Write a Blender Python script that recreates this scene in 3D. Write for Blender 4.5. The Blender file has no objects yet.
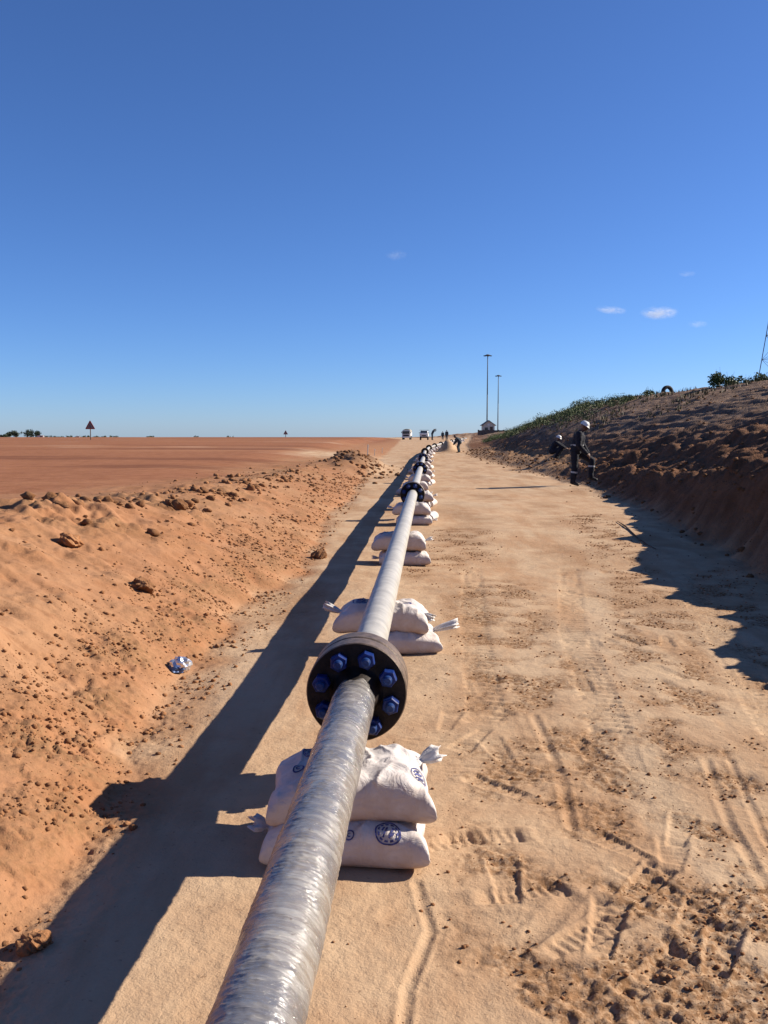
import bpy, bmesh, math, random
import numpy as np
from mathutils import Vector, Matrix, Euler

S = bpy.context.scene
COL = S.collection
R = math.radians
PI = math.pi

# ------------------------------------------------------------------ camera
CAM_H = 1.38
PITCH = 5.165
cd = bpy.data.cameras.new('camera')
cam = bpy.data.objects.new('camera', cd)
COL.objects.link(cam)
cd.sensor_fit = 'VERTICAL'
cd.sensor_height = 24.0
cd.lens = 885.0 / 1024.0 * 24.0
cd.clip_start = 0.05
cd.clip_end = 30000
cam.location = (0, 0, CAM_H)
cam.rotation_euler = (R(90 - PITCH), 0, 0)
S.camera = cam

# ------------------------------------------------------------------ light
SUN_EL, SUN_AZ = 30.0, 75.0          # azimuth clockwise from +Y
w = bpy.data.worlds.new('World')
S.world = w
w.use_nodes = True
wn = w.node_tree
wn.nodes.clear()
sky = wn.nodes.new('ShaderNodeTexSky')
sky.sky_type = 'NISHITA'
sky.sun_disc = False
sky.sun_elevation = R(SUN_EL)
sky.sun_rotation = R(SUN_AZ)
sky.air_density = 1.0
sky.dust_density = 1.0
sky.ozone_density = 10.0
sky.altitude = 2000
bg = wn.nodes.new('ShaderNodeBackground')
bg.inputs[1].default_value = 0.068
wo = wn.nodes.new('ShaderNodeOutputWorld')
wb = wn.nodes.new('ShaderNodeMix')          # slight camera white balance
wb.data_type = 'RGBA'
wb.blend_type = 'MULTIPLY'
wb.inputs[0].default_value = 1
wb.inputs[7].default_value = (1.02, 1.0, 1.09, 1)
wn.links.new(sky.outputs[0], wb.inputs[6])
wn.links.new(wb.outputs[2], bg.inputs[0])
wn.links.new(bg.outputs[0], wo.inputs[0])
sl = bpy.data.lights.new('sun', 'SUN')
sl.energy = 5.0
sl.angle = R(0.5)
sl.color = (1.0, 0.90, 0.76)
so = bpy.data.objects.new('sun', sl)
COL.objects.link(so)
sdir = Vector((math.cos(R(SUN_EL)) * math.sin(R(SUN_AZ)), math.cos(R(SUN_EL)) * math.cos(R(SUN_AZ)), math.sin(R(SUN_EL))))
so.rotation_euler = (-sdir).to_track_quat('-Z', 'Y').to_euler()
so.location = (40, 5, 40)
S.view_settings.view_transform = 'Standard'
S.view_settings.look = 'None'
S.view_settings.gamma = 1
S.view_settings.use_curve_mapping = False
S.view_settings.exposure = 0.95
S.cycles.volume_step_rate = 1.0
S.cycles.max_bounces = 8

rng = np.random.default_rng(7)
random.seed(7)

# ------------------------------------------------------------------ numpy noise
_P = np.random.default_rng(11).permutation(1024)
_G = np.random.default_rng(12).uniform(0, 2 * PI, 1024)


def perlin(x, y, seed=0):
    x = np.asarray(x, float) + seed * 17.31
    y = np.asarray(y, float) - seed * 9.77
    xi = np.floor(x).astype(np.int64)
    yi = np.floor(y).astype(np.int64)
    xf = x - xi
    yf = y - yi
    u = xf * xf * xf * (xf * (xf * 6 - 15) + 10)
    v = yf * yf * yf * (yf * (yf * 6 - 15) + 10)

    def g(ix, iy, fx, fy):
        a = _G[_P[(_P[ix & 1023] + iy) & 1023]]
        return np.cos(a) * fx + np.sin(a) * fy
    n00 = g(xi, yi, xf, yf)
    n10 = g(xi + 1, yi, xf - 1, yf)
    n01 = g(xi, yi + 1, xf, yf - 1)
    n11 = g(xi + 1, yi + 1, xf - 1, yf - 1)
    return ((n00 * (1 - u) + n10 * u) * (1 - v) + (n01 * (1 - u) + n11 * u) * v) * 1.4


def fbm(x, y, o=4, seed=0, gain=.5):
    s = 0
    a = 1.0
    for k in range(o):
        s = s + a * perlin(x * 2 ** k, y * 2 ** k, seed + k * 3)
        a *= gain
    return s


def sst(a, b, x):
    t = np.clip((x - a) / (b - a), 0, 1)
    return t * t * (3 - 2 * t)


def lerp(a, b, t):
    return a + (b - a) * t


# ------------------------------------------------------------------ terrain
def toe_left(y):
    return np.interp(y, [-8, 0, 3, 8, 18, 40, 60, 100, 200], [-1.22, -1.2, -1.08, -.95, -.8, -.35, .2, 1.4, 4.0])


def toe_right(y):
    return np.interp(y, [-10, 0, 5, 8.3, 11, 17, 22.5, 30, 37, 53, 60, 75, 95, 122, 150, 250, 400],
                     [2.7, 2.8, 3.15, 3.62, 4.0, 4.75, 5.22, 5.2, 5.1, 5.15, 5.8, 7.2, 8.9, 11.7, 14.6, 24.5, 40])


TRACKS = [  # disturbed strips: (points, half width)
    ([(.62, 1.6), (.60, 2.4), (.66, 3.2), (.74, 4.4), (.86, 6.0), (1.0, 8)], .34),
    ([(1.28, 2.2), (1.22, 2.9), (1.35, 3.7), (1.6, 5), (2.1, 7), (2.7, 10), (3.4, 15)], .24),
    ([(.75, 1.6), (.95, 2.2), (1.1, 2.8)], .18),
    ([(.35, 8.6), (.9, 10.2), (1.1, 12.5)], .30),
    ([(2.2, 4.5), (2.6, 6.2), (3.3, 9)], .2),
]


def seg_dist(px, py, pts):
    d = np.full(np.shape(px), 1e9)
    for (x0, y0), (x1, y1) in zip(pts[:-1], pts[1:]):
        vx, vy = x1 - x0, y1 - y0
        t = np.clip(((px - x0) * vx + (py - y0) * vy) / (vx * vx + vy * vy), 0, 1)
        d = np.minimum(d, np.hypot(px - x0 - t * vx, py - y0 - t * vy))
    return d


def terrain(x, y, full=True):
    """height and masks; x,y arrays"""
    x = np.asarray(x, float)
    y = np.asarray(y, float)
    yy = np.maximum(y, 0.0)
    A = np.abs(y) + .3 * np.abs(x)
    f06 = 1 - sst(3.5, 9, A)
    f15 = 1 - sst(8, 22, A)
    f4 = 1 - sst(25, 60, A)
    f1 = 1 - sst(60, 150, A)
    n1 = perlin(x / 1.1, y / 1.1, 1)
    n3 = perlin(x / .37, y / .37, 2)
    n4 = fbm(x / 4.0, y / 4.0, 3, 5)
    # --- left bank
    xl = toe_left(y) + .10 * n1 * f1 + .22 * perlin(x * 0, y / 2.3, 4) * f1 + .06 * n3 * f15
    d = xl - x
    hc = np.interp(y, [-5, 4, 7, 10, 14, 20, 35, 60, 90, 150], [.92, .88, .76, .63, .54, .42, .30, .22, .12, .0])
    hc = hc * (1 + .10 * perlin(x * 0 + 3.1, y / 1.7, 8) * f1)
    wb = np.interp(y, [0, 6, 14, 40, 100], [2.1, 1.9, 1.5, 1.6, 3])
    t = np.clip(d / wb, 0, 1)
    prof = t * (1.25 - .25 * t)
    prof = np.where(d > 0, prof, 0)
    prof = prof - .0
    fieldh = .52
    bank = hc * prof
    back = sst(0, 3.5, d - wb)
    left = lerp(bank, np.full_like(bank, fieldh), back) * sst(-.05, .12, d)
    # a small dark spoil heap beside the road
    hx, hy = x + 1.05, y - 30.5
    heap = .54 * np.exp(-((hx / .75) ** 2 + (hy / 2.6) ** 2)) * (1 + .5 * perlin(x / .5, y / .7, 31))
    heap += .35 * np.exp(-(((x + .55) / .6) ** 2 + ((y - 34) / 2) ** 2)) * (1 + .5 * perlin(x / .4, y / .6, 33))
    # --- right berm and hill
    xr = toe_right(y) + .14 * perlin(x * 0 + 7.7, y / 1.6, 14) * f1 + .08 * n3 * f15
    u = x - xr
    b = np.interp(y, [-5, 5, 10, 15, 20, 30, 60, 100, 140], [.98, .98, .92, .70, .46, .36, .30, .18, .1])
    jag = 1 + (.15 * perlin(x * .15, y / .62, 15) + .08 * perlin(x * .2, y / .21, 16)) * f1
    b = b * jag
    wr = np.interp(y, [0, 10, 20, 40], [.66, .66, 1.0, 1.6])
    Rg = np.interp(y, [-20, 0, 30, 50, 70, 100, 130, 300], [3.0, 3.0, 3.12, 3.35, 3.05, 1.75, 1.5, 1.5])
    low = b * sst(-.02, 1, u / wr)
    v = np.clip((u - wr) / 7.0, 0, 1)
    sl_ = v + .12 * np.sin(v * PI)
    up = (Rg - b) * np.minimum(sl_, 1)
    right = np.where(u > 0, low + np.where(u > wr, up, 0), 0)
    right = right - np.clip((u - 9.5) * .12, 0, .9) * sst(9.5, 14, u)
    um = sst(-.05, .5, u)
    # large humps near the lower bank
    right = right + um * (.08 * perlin(x / 1.9, y / 2.4, 19) + .07 * (1 - .6 * sst(1.6, 3.6, u)) * np.abs(perlin(x / .8, y / .9, 20)) * f4)
    right = right + sst(.3, 1.2, u) * f1 * .10 * (np.abs(perlin(x / .55, y / 1.6, 41)) * 2 - .6) * (1 - .7 * sst(1.6, 3.6, u))
    h = left + heap + right
    # pale sand pile beside the far bend
    h = h + .95 * np.exp(-(((x - 4.50) / .52) ** 2 + ((y - 61.5) / 1.1) ** 2)) * (1 + .25 * n3)
    rd = sst(-.1, .25, -d) * sst(-.1, .4, -u)         # road mask
    rd0 = np.clip(rd, 0, 1)
    h = h + rd0 * (.022 * n1 * f1 + .03 * n4 * f1)
    dist = np.zeros_like(h)
    for pts, hw in TRACKS:
        m = 1 - sst(hw * .5, hw * 1.5, seg_dist(x, y, pts) + .09 * n3)
        dist = np.maximum(dist, m)
    far_d = sst(.05, .55, perlin(x / .9, y / 2.2, 23) + .4 * n3) * rd0 * f1
    brk = sst(-.25, .35, fbm(x / .33, y / .33, 3, 61))
    dist = np.clip(dist * (.12 + .88 * brk) * rd0 + .5 * far_d * sst(1.5, 7, y), 0, 1)
    toe = np.exp(-((d - .26) / .30) ** 2) * f15 * (.55 + .6 * sst(-.3, .4, perlin(x / .4, y / .5, 46)))
    crest = np.exp(-((d - wb - .2) / 1.1) ** 2) * f4 * (.5 + .8 * sst(-.2, .4, perlin(x / 1.2, y / 1.4, 47)))
    # --- mid and fine roughness
    rough = dist * .9 + toe * .8 + crest * .9
    cl = np.clip(fbm(x / .085, y / .085, 3, 25), -1, 1.4)
    cl2 = np.clip(fbm(x / .24, y / .24, 3, 26), -1, 1.4)
    h = h + rd0 * .0035 * fbm(x / .16, y / .16, 3, 27) * f15
    cl0 = np.clip(fbm(x / .040, y / .040, 2, 24), -1, 1.4) * (1 - sst(2.2, 5, A))
    h = h + dist * (-.005 * f06 * sst(.2, .38, perlin(x / .045, y / .035, 53) + .5 * perlin(x / .02, y / .02, 54)) + .0065 * np.maximum(cl, -.3) * f06 + .0075 * cl0 + .004 * cl2 * f15 - .006 * f15)
    h = h + toe * (.012 * np.maximum(cl, -.2) * f06 + .007 * cl0 + .015 * np.maximum(cl2, -.3))
    h = h + crest * (.075 * np.maximum(cl2, -.3) * f15 + .03 * np.maximum(cl, 0) * (1 - sst(6, 13, A)) + .05 * np.maximum(fbm(x / .7, y / .7, 3, 28), -.3))
    inb = sst(.0, .3, d)
    pits = np.minimum(perlin(x / .13, y / .10, 44) + .35, 0) * sst(-.1, .4, perlin(x / .6, y / .6, 45))
    aa, bb = x - .55 * y, y + .55 * x            # along and across the fall line
    dash = sst(.34, .52, perlin(aa / .16, bb / .045, 48)) * sst(-.15, .25, perlin(x / .5, y / .6, 49))
    h = h - inb * f06 * .014 * dash
    h = h + inb * f15 * .032 * np.maximum(np.abs(perlin(aa / .9, bb / .22, 50)) - .12, 0)
    hol = sst(.18, .36, perlin(x / .045, y / .035, 51) + .5 * perlin(x / .02, y / .02, 52))
    h = h - toe * f06 * .014 * hol
    h = h + inb * f15 * (.014 * fbm(x / .5, y / .5, 4, 29) + .014 * np.maximum(perlin(x / .34 + y * .9, y / .085, 30), 0) * f06 + .05 * pits * f06 + .004 * cl * f06)
    h = h + inb * .09 * np.exp(-(((y - 4.15) + .9 * (x + 1.95)) / .16) ** 2) * np.exp(-((x + 1.95) / .45) ** 2)
    h = h + um * f15 * (1 - .5 * sst(1.6, 3.6, u)) * (.045 * np.abs(cl2) + .03 * np.maximum(cl, 0) * f06)
    upm = sst(1.6, 3.6, u)
    h = h + um * f4 * upm * (.11 * np.abs(perlin(u / .34, y / 6., 74)) + .055 * np.abs(perlin(u / .14, y / 2.5, 75)))
    h = h + um * f4 * (1 - .85 * upm) * (.085 * np.abs(perlin(x / .33, y / .75, 71)) + .05 * np.abs(perlin(x / .16, y / .5, 72)) + .10 * np.maximum(perlin(x / .45 + y * .12, y / 1.5, 73) - .15, 0))
    if full:
        # foot prints, ruts, tyre lugs on the near road
        near = (y > 1.5) & (y < 9.5) & (x > -1.1) & (x < 4)
        idx = np.nonzero(near)
        if idx[0].size:
            X, Y = x[idx], y[idx]
            dz = np.zeros_like(X)
            for (cx, cy, an, sc, amp) in PRINTS:
                ca, sa = math.cos(an), math.sin(an)
                k = np.nonzero((np.abs(X - cx) < .22) & (np.abs(Y - cy) < .22))[0]
                if not k.size:
                    continue
                lx = ((X[k] - cx) * ca + (Y[k] - cy) * sa) / sc
                ly = (-(X[k] - cx) * sa + (Y[k] - cy) * ca) / sc
                wv = .044 + .012 * np.clip(lx / .14, -1, 1)
                q = np.maximum(np.abs(lx) / .145, np.abs(ly) / wv)
                ins = 1 - sst(.82, 1.0, q)
                rim = np.exp(-((q - 1.15) / .13) ** 2)
                tread = np.sin(lx * 2 * PI / .033 + 18 * np.abs(ly)) * .5
                dz[k] += amp * (-.0085 * ins + .0034 * rim + .0052 * tread * ins)
            for pts, wd, kind in RUTS:
                dd = seg_dist(X, Y, pts)
                k = np.nonzero(dd < wd * 2.2)[0]
                q = dd[k] / wd
                a = 1 + .5 * perlin(X[k] / .2, Y[k] / .2, 55)
                if kind == 'rut':
                    dz[k] += .95 * np.clip(a, .1, 2) * (-.0055 * np.exp(-(q * 1.3) ** 2) + .0025 * np.exp(-((q - 1.25) / .35) ** 2))
                else:
                    lug = np.sign(np.sin(Y[k] * 2 * PI / .075 + 26 * np.abs(X[k] - np.interp(Y[k], [p[1] for p in pts], [p[0] for p in pts]))))
                    dz[k] += np.clip(a - .3, 0, 1) * (1 - sst(.8, 1.1, q)) * (-.006 + .005 * lug)
            h[idx] += dz
    # --- far field falls away below the plain's edge
    rightm = sst(-8, 4, u) * sst(60, 130, yy)
    h = h - .0062 * np.maximum(yy - 150, 0) * (1 - rightm * (1 - sst(320, 900, yy)))
    h = h + .02 * n4 * sst(1, 6, d) * f1
    pl = np.clip(1.3 * np.exp(-(((x + 2.9) / 1.5) ** 2 + ((y - 43) / 6.5) ** 2)) + 1.1 * np.exp(-(((x + .1) / .8) ** 2 + ((y - 40) / 9) ** 2)) + .5 * n3 * np.exp(-((x + 1.5) / 3) ** 2 - ((y - 42) / 12) ** 2) - .1, 0, 1)
    masks = dict(
        red=np.clip(sst(.3, 2.8, d - wb + .8 * n1 + .5 * n3 + 1.6 * n4) * (1 - .0 * y) + sst(70, 130, y) * sst(0, 3, d), 0, 1) * (1 - pl),
        bank=np.clip(sst(-.20, .10, d + .1 * n3), 0, 1) * (1 - pl),
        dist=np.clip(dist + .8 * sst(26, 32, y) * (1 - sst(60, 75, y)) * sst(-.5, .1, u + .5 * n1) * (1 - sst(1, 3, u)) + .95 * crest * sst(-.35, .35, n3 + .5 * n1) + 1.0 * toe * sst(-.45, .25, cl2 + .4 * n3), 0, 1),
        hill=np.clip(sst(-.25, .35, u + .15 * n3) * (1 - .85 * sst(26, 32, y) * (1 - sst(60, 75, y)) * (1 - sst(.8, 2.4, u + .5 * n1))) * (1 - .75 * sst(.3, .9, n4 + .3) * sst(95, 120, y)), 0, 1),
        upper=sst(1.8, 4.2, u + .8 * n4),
        heap=np.clip(heap * 2.2, 0, 1),
        pale=np.clip(np.maximum(sst(.1, .75, n4 + .35 * n1), (1 - sst(.06, .22, seg_dist(x, y, [(2.2, 9), (1.5, 6), (1.2, 4.4), (1.03, 3.5), (.98, 2.9), (1.0, 2.0)]) + .06 * n3))) * rd0 + pl, 0, 1),
    )
    return h, masks


PRINTS = []
for k in range(34):
    yy_ = 1.8 + 6.4 * rng.random() ** 1.1
    xx_ = rng.uniform(.02, .34) * yy_ + .1
    PRINTS.append((xx_, yy_, rng.choice([1.3, 1.5, 1.8, -1.5, .5, 2.4]) + rng.normal(0, .35), rng.uniform(.9, 1.08), rng.uniform(.3, 1.0)))
for (px_, py_, a_) in [(.2, 2.86, .5), (.34, 2.92, .1), (.55, 2.32, .6), (.62, 2.36, 1.2), (.80, 2.6, .9), (.42, 2.55, .2), (.7, 2.15, .7), (.9, 2.25, 1.1)]:
    PRINTS.append((px_, py_, a_, 1.0, 1.1))
RUTS = [
    ([(.06, 3.62), (.35, 3.58), (.7, 3.50)], .012, 'rut'), ([(.05, 3.75), (.4, 3.70), (.75, 3.66)], .010, 'rut'),
    ([(.1, 3.9), (.5, 3.82)], .012, 'rut'), ([(.25, 3.52), (.6, 3.44), (.8, 3.36)], .010, 'rut'),
    ([(.02, 2.42), (.12, 2.5), (.32, 2.5), (.5, 2.58)], .04, 'rut'), ([(.03, 1.8), (.06, 2.1), (.13, 2.35), (.10, 2.6)], .018, 'rut'),
    ([(.22, 2.2), (.4, 2.3), (.55, 2.5)], .035, 'rut'), ([(.66, 3.0), (.72, 3.5), (.73, 4.2)], .025, 'rut'),
    ([(1.15, 2.5), (1.22, 3.0), (1.35, 3.6)], .022, 'rut'), ([(1.24, 2.4), (1.30, 2.9), (1.45, 3.6)], .018, 'rut'),
    ([(1.33, 2.5), (1.4, 3.0)], .02, 'rut'),
    ([(1.5, 2.4), (1.75, 3.6), (2.3, 6), (3.0, 9)], .11, 'lug'), ([(.50, 4.2), (.62, 6), (.9, 9)], .10, 'lug'),
    ([(1.05, 4.0), (1.3, 6), (1.9, 9)], .10, 'lug'),
]


def H(x, y):
    h, _ = terrain(np.array([x], float), np.array([y], float), False)
    return float(h[0])


# ------------------------------------------------------------------ material helpers
class NT:
    def __init__(s, name):
        s.m = bpy.data.materials.new(name)
        s.m.use_nodes = True
        s.t = s.m.node_tree
        s.t.nodes.clear()
        s.out = s.n('ShaderNodeOutputMaterial')
        s.b = s.n('ShaderNodeBsdfPrincipled')
        s.l(s.b.outputs[0], s.out.inputs[0])

    def n(s, typ, **kw):
        nd = s.t.nodes.new(typ)
        for k, v in kw.items():
            setattr(nd, k, v)
        return nd

    def l(s, a, b):
        s.t.links.new(a, b)

    def setin(s, sock, v):
        if hasattr(v, 'is_output'):
            s.l(v, sock)
        elif isinstance(v, (tuple, list)) and len(v) == 3 and sock.type == 'RGBA':
            sock.default_value = (*v, 1)
        else:
            sock.default_value = v

    def pos(s):
        return s.n('ShaderNodeNewGeometry').outputs['Position']

    def obj(s):
        return s.n('ShaderNodeTexCoord').outputs['Object']

    def scale(s, vec, sc):
        m = s.n('ShaderNodeMapping')
        s.l(vec, m.inputs[0])
        m.inputs['Scale'].default_value = sc
        return m.outputs[0]

    def noise(s, vec, sc, det=4, rough=.55, dist=0):
        m = s.n('ShaderNodeTexNoise')
        s.l(vec, m.inputs['Vector'])
        m.inputs['Scale'].default_value = sc
        m.inputs['Detail'].default_value = det
        m.inputs['Roughness'].default_value = rough
        m.inputs['Distortion'].default_value = dist
        return m.outputs[0]

    def attr(s, name):
        return s.n('ShaderNodeAttribute', attribute_name=name).outputs['Fac']

    def mr(s, v, a, b, c=0., d=1., smooth=True):
        m = s.n('ShaderNodeMapRange')
        if smooth:
            m.interpolation_type = 'SMOOTHSTEP'
        s.setin(m.inputs[0], v)
        for i, q in zip((1, 2, 3, 4), (a, b, c, d)):
            m.inputs[i].default_value = q
        return m.outputs[0]

    def math(s, op, a, b=0.):
        m = s.n('ShaderNodeMath', operation=op)
        s.setin(m.inputs[0], a)
        s.setin(m.inputs[1], b)
        return m.outputs[0]

    def mix(s, f, a, b, mode='MIX'):
        m = s.n('ShaderNodeMix', data_type='RGBA', blend_type=mode)
        s.setin(m.inputs[0], f)
        s.setin(m.inputs[6], a)
        s.setin(m.inputs[7], b)
        return m.outputs[2]

    def bump(s, h, strength, dist, prev=None):
        m = s.n('ShaderNodeBump')
        m.inputs['Strength'].default_value = strength
        m.inputs['Distance'].default_value = dist
        s.l(h, m.inputs['Height'])
        if prev is not None:
            s.l(prev, m.inputs['Normal'])
        return m.outputs[0]

    def set(s, **kw):
        for k, v in kw.items():
            s.setin(s.b.inputs[k.replace('_', ' ')], v)
        return s


def simple(name, col, rough=.7, metal=0, var=.18, sc=6., bump=0, bsc=60., spec=.3):
    t = NT(name)
    p = t.obj()
    n = t.noise(p, sc, 5)
    dark = tuple(c * (1 - var) for c in col)
    lite = tuple(min(1, c * (1 + var)) for c in col)
    t.set(Base_Color=t.mix(t.mr(n, .3, .7), dark, lite), Roughness=rough, Metallic=metal, Specular_IOR_Level=spec)
    if bump:
        t.set(Normal=t.bump(t.noise(p, bsc, 4), bump, .01))
    return t.m


def soil_material():
    t = NT('soil')
    p = t.pos()
    big = t.noise(p, .6, 4)
    mid = t.noise(p, 3.0, 5, .6)
    sm = t.noise(p, 22.0, 5, .65)
    fine = t.noise(p, 160.0, 3, .6)
    strk = t.noise(t.scale(p, (2.6, .5, 1)), 1.0, 5, .62)
    sand = t.mix(t.mr(mid, .3, .7), (.360, .232, .140), (.430, .302, .192))
    sand = t.mix(t.math('MULTIPLY', t.attr('pale'), .7), sand, (.43, .315, .21))
    sand = t.mix(t.mr(strk, .46, .64, 0, .55), sand, (.310, .176, .094))
    sand = t.mix(t.mr(t.noise(t.scale(p, (1.6, .35, 1)), 1.3, 4), .54, .70, 0, .5), sand, (.43, .315, .205))
    dsl = t.noise(t.scale(p, (1.0, 2.4, 1.0)), 5.0, 5, .65, .5)
    bank = t.mix(t.mr(mid, .3, .7), (.258, .123, .060), (.300, .156, .084))
    bank = t.mix(t.mr(big, .45, .7, 0, .6), bank, (.315, .185, .104))
    bank = t.mix(t.mr(dsl, .52, .70, 0, .45), bank, (.190, .082, .038))
    red = t.mix(t.mr(mid, .3, .7), (.205, .084, .041), (.265, .118, .061))
    red = t.mix(t.mr(t.noise(t.scale(p, (.03, .12, 1)), 1.0, 6, .7), .50, .64, 0, .6), red, (.30, .145, .075))
    red = t.mix(t.mr(t.noise(t.scale(p, (.05, .22, 1)), 1.0, 6, .7), .50, .62, 0, .6), red, (.115, .044, .024))
    red = t.mix(t.mr(t.noise(t.scale(p, (.06, .13, 1)), 1.0, 5, .65), .60, .68, 0, .7), red, (.36, .23, .15))
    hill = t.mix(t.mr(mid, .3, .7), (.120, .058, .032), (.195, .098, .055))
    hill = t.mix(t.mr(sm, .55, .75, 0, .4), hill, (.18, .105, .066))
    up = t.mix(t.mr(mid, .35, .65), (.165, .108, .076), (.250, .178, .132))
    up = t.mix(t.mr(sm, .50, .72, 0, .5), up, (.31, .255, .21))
    c = t.mix(t.attr('bank'), sand, bank)
    c = t.mix(t.attr('red'), c, red)
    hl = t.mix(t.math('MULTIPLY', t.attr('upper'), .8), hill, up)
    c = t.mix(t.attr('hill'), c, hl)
    c = t.mix(t.attr('heap'), c, (.17, .098, .058))
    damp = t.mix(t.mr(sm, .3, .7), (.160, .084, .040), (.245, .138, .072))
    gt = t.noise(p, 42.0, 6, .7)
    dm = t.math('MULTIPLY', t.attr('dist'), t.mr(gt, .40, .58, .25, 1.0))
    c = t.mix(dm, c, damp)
    # grains and specks
    c = t.mix(t.mr(fine, .35, .7, 0, .28), c, t.mix(1, c, (1.25, 1.2, 1.15), 'MULTIPLY'))
    sp = t.noise(p, 55.0, 2, .5)
    c = t.mix(t.mr(sp, .66, .74, 0, .55), c, t.mix(1, c, (.48, .42, .38), 'MULTIPLY'))
    t.set(Base_Color=c, Roughness=.95, Specular_IOR_Level=.08)
    hb = t.math('MULTIPLY', t.noise(t.scale(p, (1.6, .8, 1)), 2.6, 7, .68), t.attr('hill'))
    b0 = t.bump(hb, .9, .35)
    b1 = t.bump(t.noise(p, 9.0, 6, .68), .38, .03, b0)
    b2 = t.bump(sm, .42, .012, b1)
    b3 = t.bump(fine, .5, .003, b2)
    t.set(Normal=b3)
    return t.m


def clod_material():
    t = NT('clod_soil')
    p = t.pos()
    n = t.noise(p, 14, 4)
    c = t.mix(t.attr('tone'), t.mix(t.mr(n, .3, .7), (.26, .118, .052), (.33, .17, .085)), t.mix(t.mr(n, .3, .7), (.12, .058, .028), (.17, .088, .046)))
    t.set(Base_Color=c, Roughness=.95, Specular_IOR_Level=.08, Normal=t.bump(t.noise(p, 70, 4), .5, .01))
    return t.m


def film_material():
    t = NT('wrapped_film')
    p = t.obj()
    tw = t.n('ShaderNodeVectorRotate', rotation_type='X_AXIS')
    t.l(p, tw.inputs[0])
    tw.inputs['Angle'].default_value = R(14)
    ps = t.scale(tw.outputs[0], (7, 7, 46))
    a = t.noise(ps, 1.0, 4, .6, .25)
    b = t.noise(t.scale(p, (7, 7, 5)), 1.0, 4)
    f = t.noise(t.scale(tw.outputs[0], (18, 18, 190)), 1.0, 4, .65)
    c = t.mix(t.mr(b, .38, .62), (.125, .120, .122), (.200, .178, .155))
    c = t.mix(t.math('MULTIPLY', t.mr(a, .47, .60), t.mr(b, .3, .66, .12, .95)), c, (.285, .268, .245))
    c = t.mix(t.mr(f, .58, .68, 0, .5), c, (.340, .320, .290))
    c = t.mix(t.mr(t.noise(p, 60, 3), .68, .74, 0, .8), c, (.10, .07, .05))
    t.set(Base_Color=c, Roughness=t.mr(a, .4, .62, .20, .38), Specular_IOR_Level=.6, Coat_Weight=.75, Coat_Roughness=.09)
    n1 = t.bump(a, .35, .010)
    n2 = t.bump(f, .45, .005, n1)
    t.set(Normal=n2)
    nc = t.bump(t.noise(t.scale(p, (55, 55, 95)), 1.0, 4, .6), 1.0, .010, n1)
    t.setin(t.b.inputs['Coat Normal'], nc)
    return t.m


def grey_wrap_material():
    t = NT('grey_wrap')
    p = t.obj()
    a = t.noise(t.scale(p, (6, 6, 16)), 1.0, 5, .6)
    f = t.noise(t.scale(p, (14, 14, 120)), 1.0, 4)
    c = t.mix(t.mr(a, .3, .7), (.29, .275, .250), (.41, .39, .35))
    c = t.mix(t.mr(f, .6, .74, 0, .5), c, (.21, .20, .19))
    t.set(Base_Color=c, Roughness=.45, Specular_IOR_Level=.4, Normal=t.bump(f, .3, .004))
    return t.m


def bag_material():
    t = NT('woven_sack')
    p = t.obj()
    n = t.noise(p, 7, 4)
    c = t.mix(t.mr(n, .35, .7), (.50, .455, .43), (.60, .56, .535))
    c = t.mix(t.mr(t.noise(p, 3.2, 5, .65), .50, .72, 0, .55), c, (.42, .30, .21))
    sp = t.n('ShaderNodeSeparateXYZ')
    t.l(p, sp.inputs[0])
    c = t.mix(t.math('MULTIPLY', t.mr(sp.outputs[2], .0, .07, .75, 0), t.mr(t.noise(p, 12, 5), .3, .65)), c, (.36, .21, .12))
    c = t.mix(t.mr(t.noise(t.scale(p, (22, 70, 30)), 1.0, 3), .60, .72, 0, .25), c, (.33, .29, .27))
    wv = t.n('ShaderNodeTexWave', wave_type='BANDS', bands_direction='X')
    t.l(p, wv.inputs[0])
    wv.inputs['Scale'].default_value = 95
    wv2 = t.n('ShaderNodeTexWave', wave_type='BANDS', bands_direction='Y')
    t.l(p, wv2.inputs[0])
    wv2.inputs['Scale'].default_value = 95
    wr = t.noise(p, 14, 4, .6, 1.2)
    b1 = t.bump(wr, .5, .02)
    b2 = t.bump(t.math('ADD', wv.outputs[1], wv2.outputs[1]), .1, .002, b1)
    t.set(Base_Color=c, Roughness=.62, Specular_IOR_Level=.25, Normal=b2)
    return t.m


M = {}
M['soil'] = soil_material()
M['clod'] = clod_material()
M['film'] = film_material()
M['wrap'] = grey_wrap_material()
M['bag'] = bag_material()
M['ear'] = simple('sack_neck', (.55, .52, .50), .5, var=.12, sc=30, bump=.4, bsc=90)
M['ink'] = simple('blue_print', (.055, .06, .18), .6, var=.5, sc=80)
M['flange'] = simple('flange_paint', (.016, .011, .009), .62, var=.6, sc=22, bump=.15, bsc=120, spec=.22)
M['rim'] = simple('sunlit_rim', (.125, .088, .064), .5, metal=.25, var=.35, sc=30, bump=.12, bsc=160, spec=.5)  # lighter than the flange face: sunlight on the rim painted into its colour
M['nut'] = simple('blue_coated_steel', (.004, .022, .135), .45, metal=.0, var=.3, sc=60, spec=.3)
M['stud'] = simple('blue_stud', (.012, .038, .14), .42, metal=.1, var=.3, sc=80)
M['navy'] = simple('navy_cloth', (.009, .010, .018), .85, var=.35, sc=12, bump=.4, bsc=26)
M['dark_cloth'] = simple('dark_cloth', (.03, .045, .06), .85, var=.35, sc=10)
M['skin'] = simple('skin', (.16, .08, .05), .55, var=.12, sc=20)
M['helmet'] = simple('white_helmet', (.62, .62, .60), .3, var=.05, spec=.5)
M['band'] = simple('reflective_band', (.34, .35, .36), .4, var=.1, sc=40)
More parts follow.
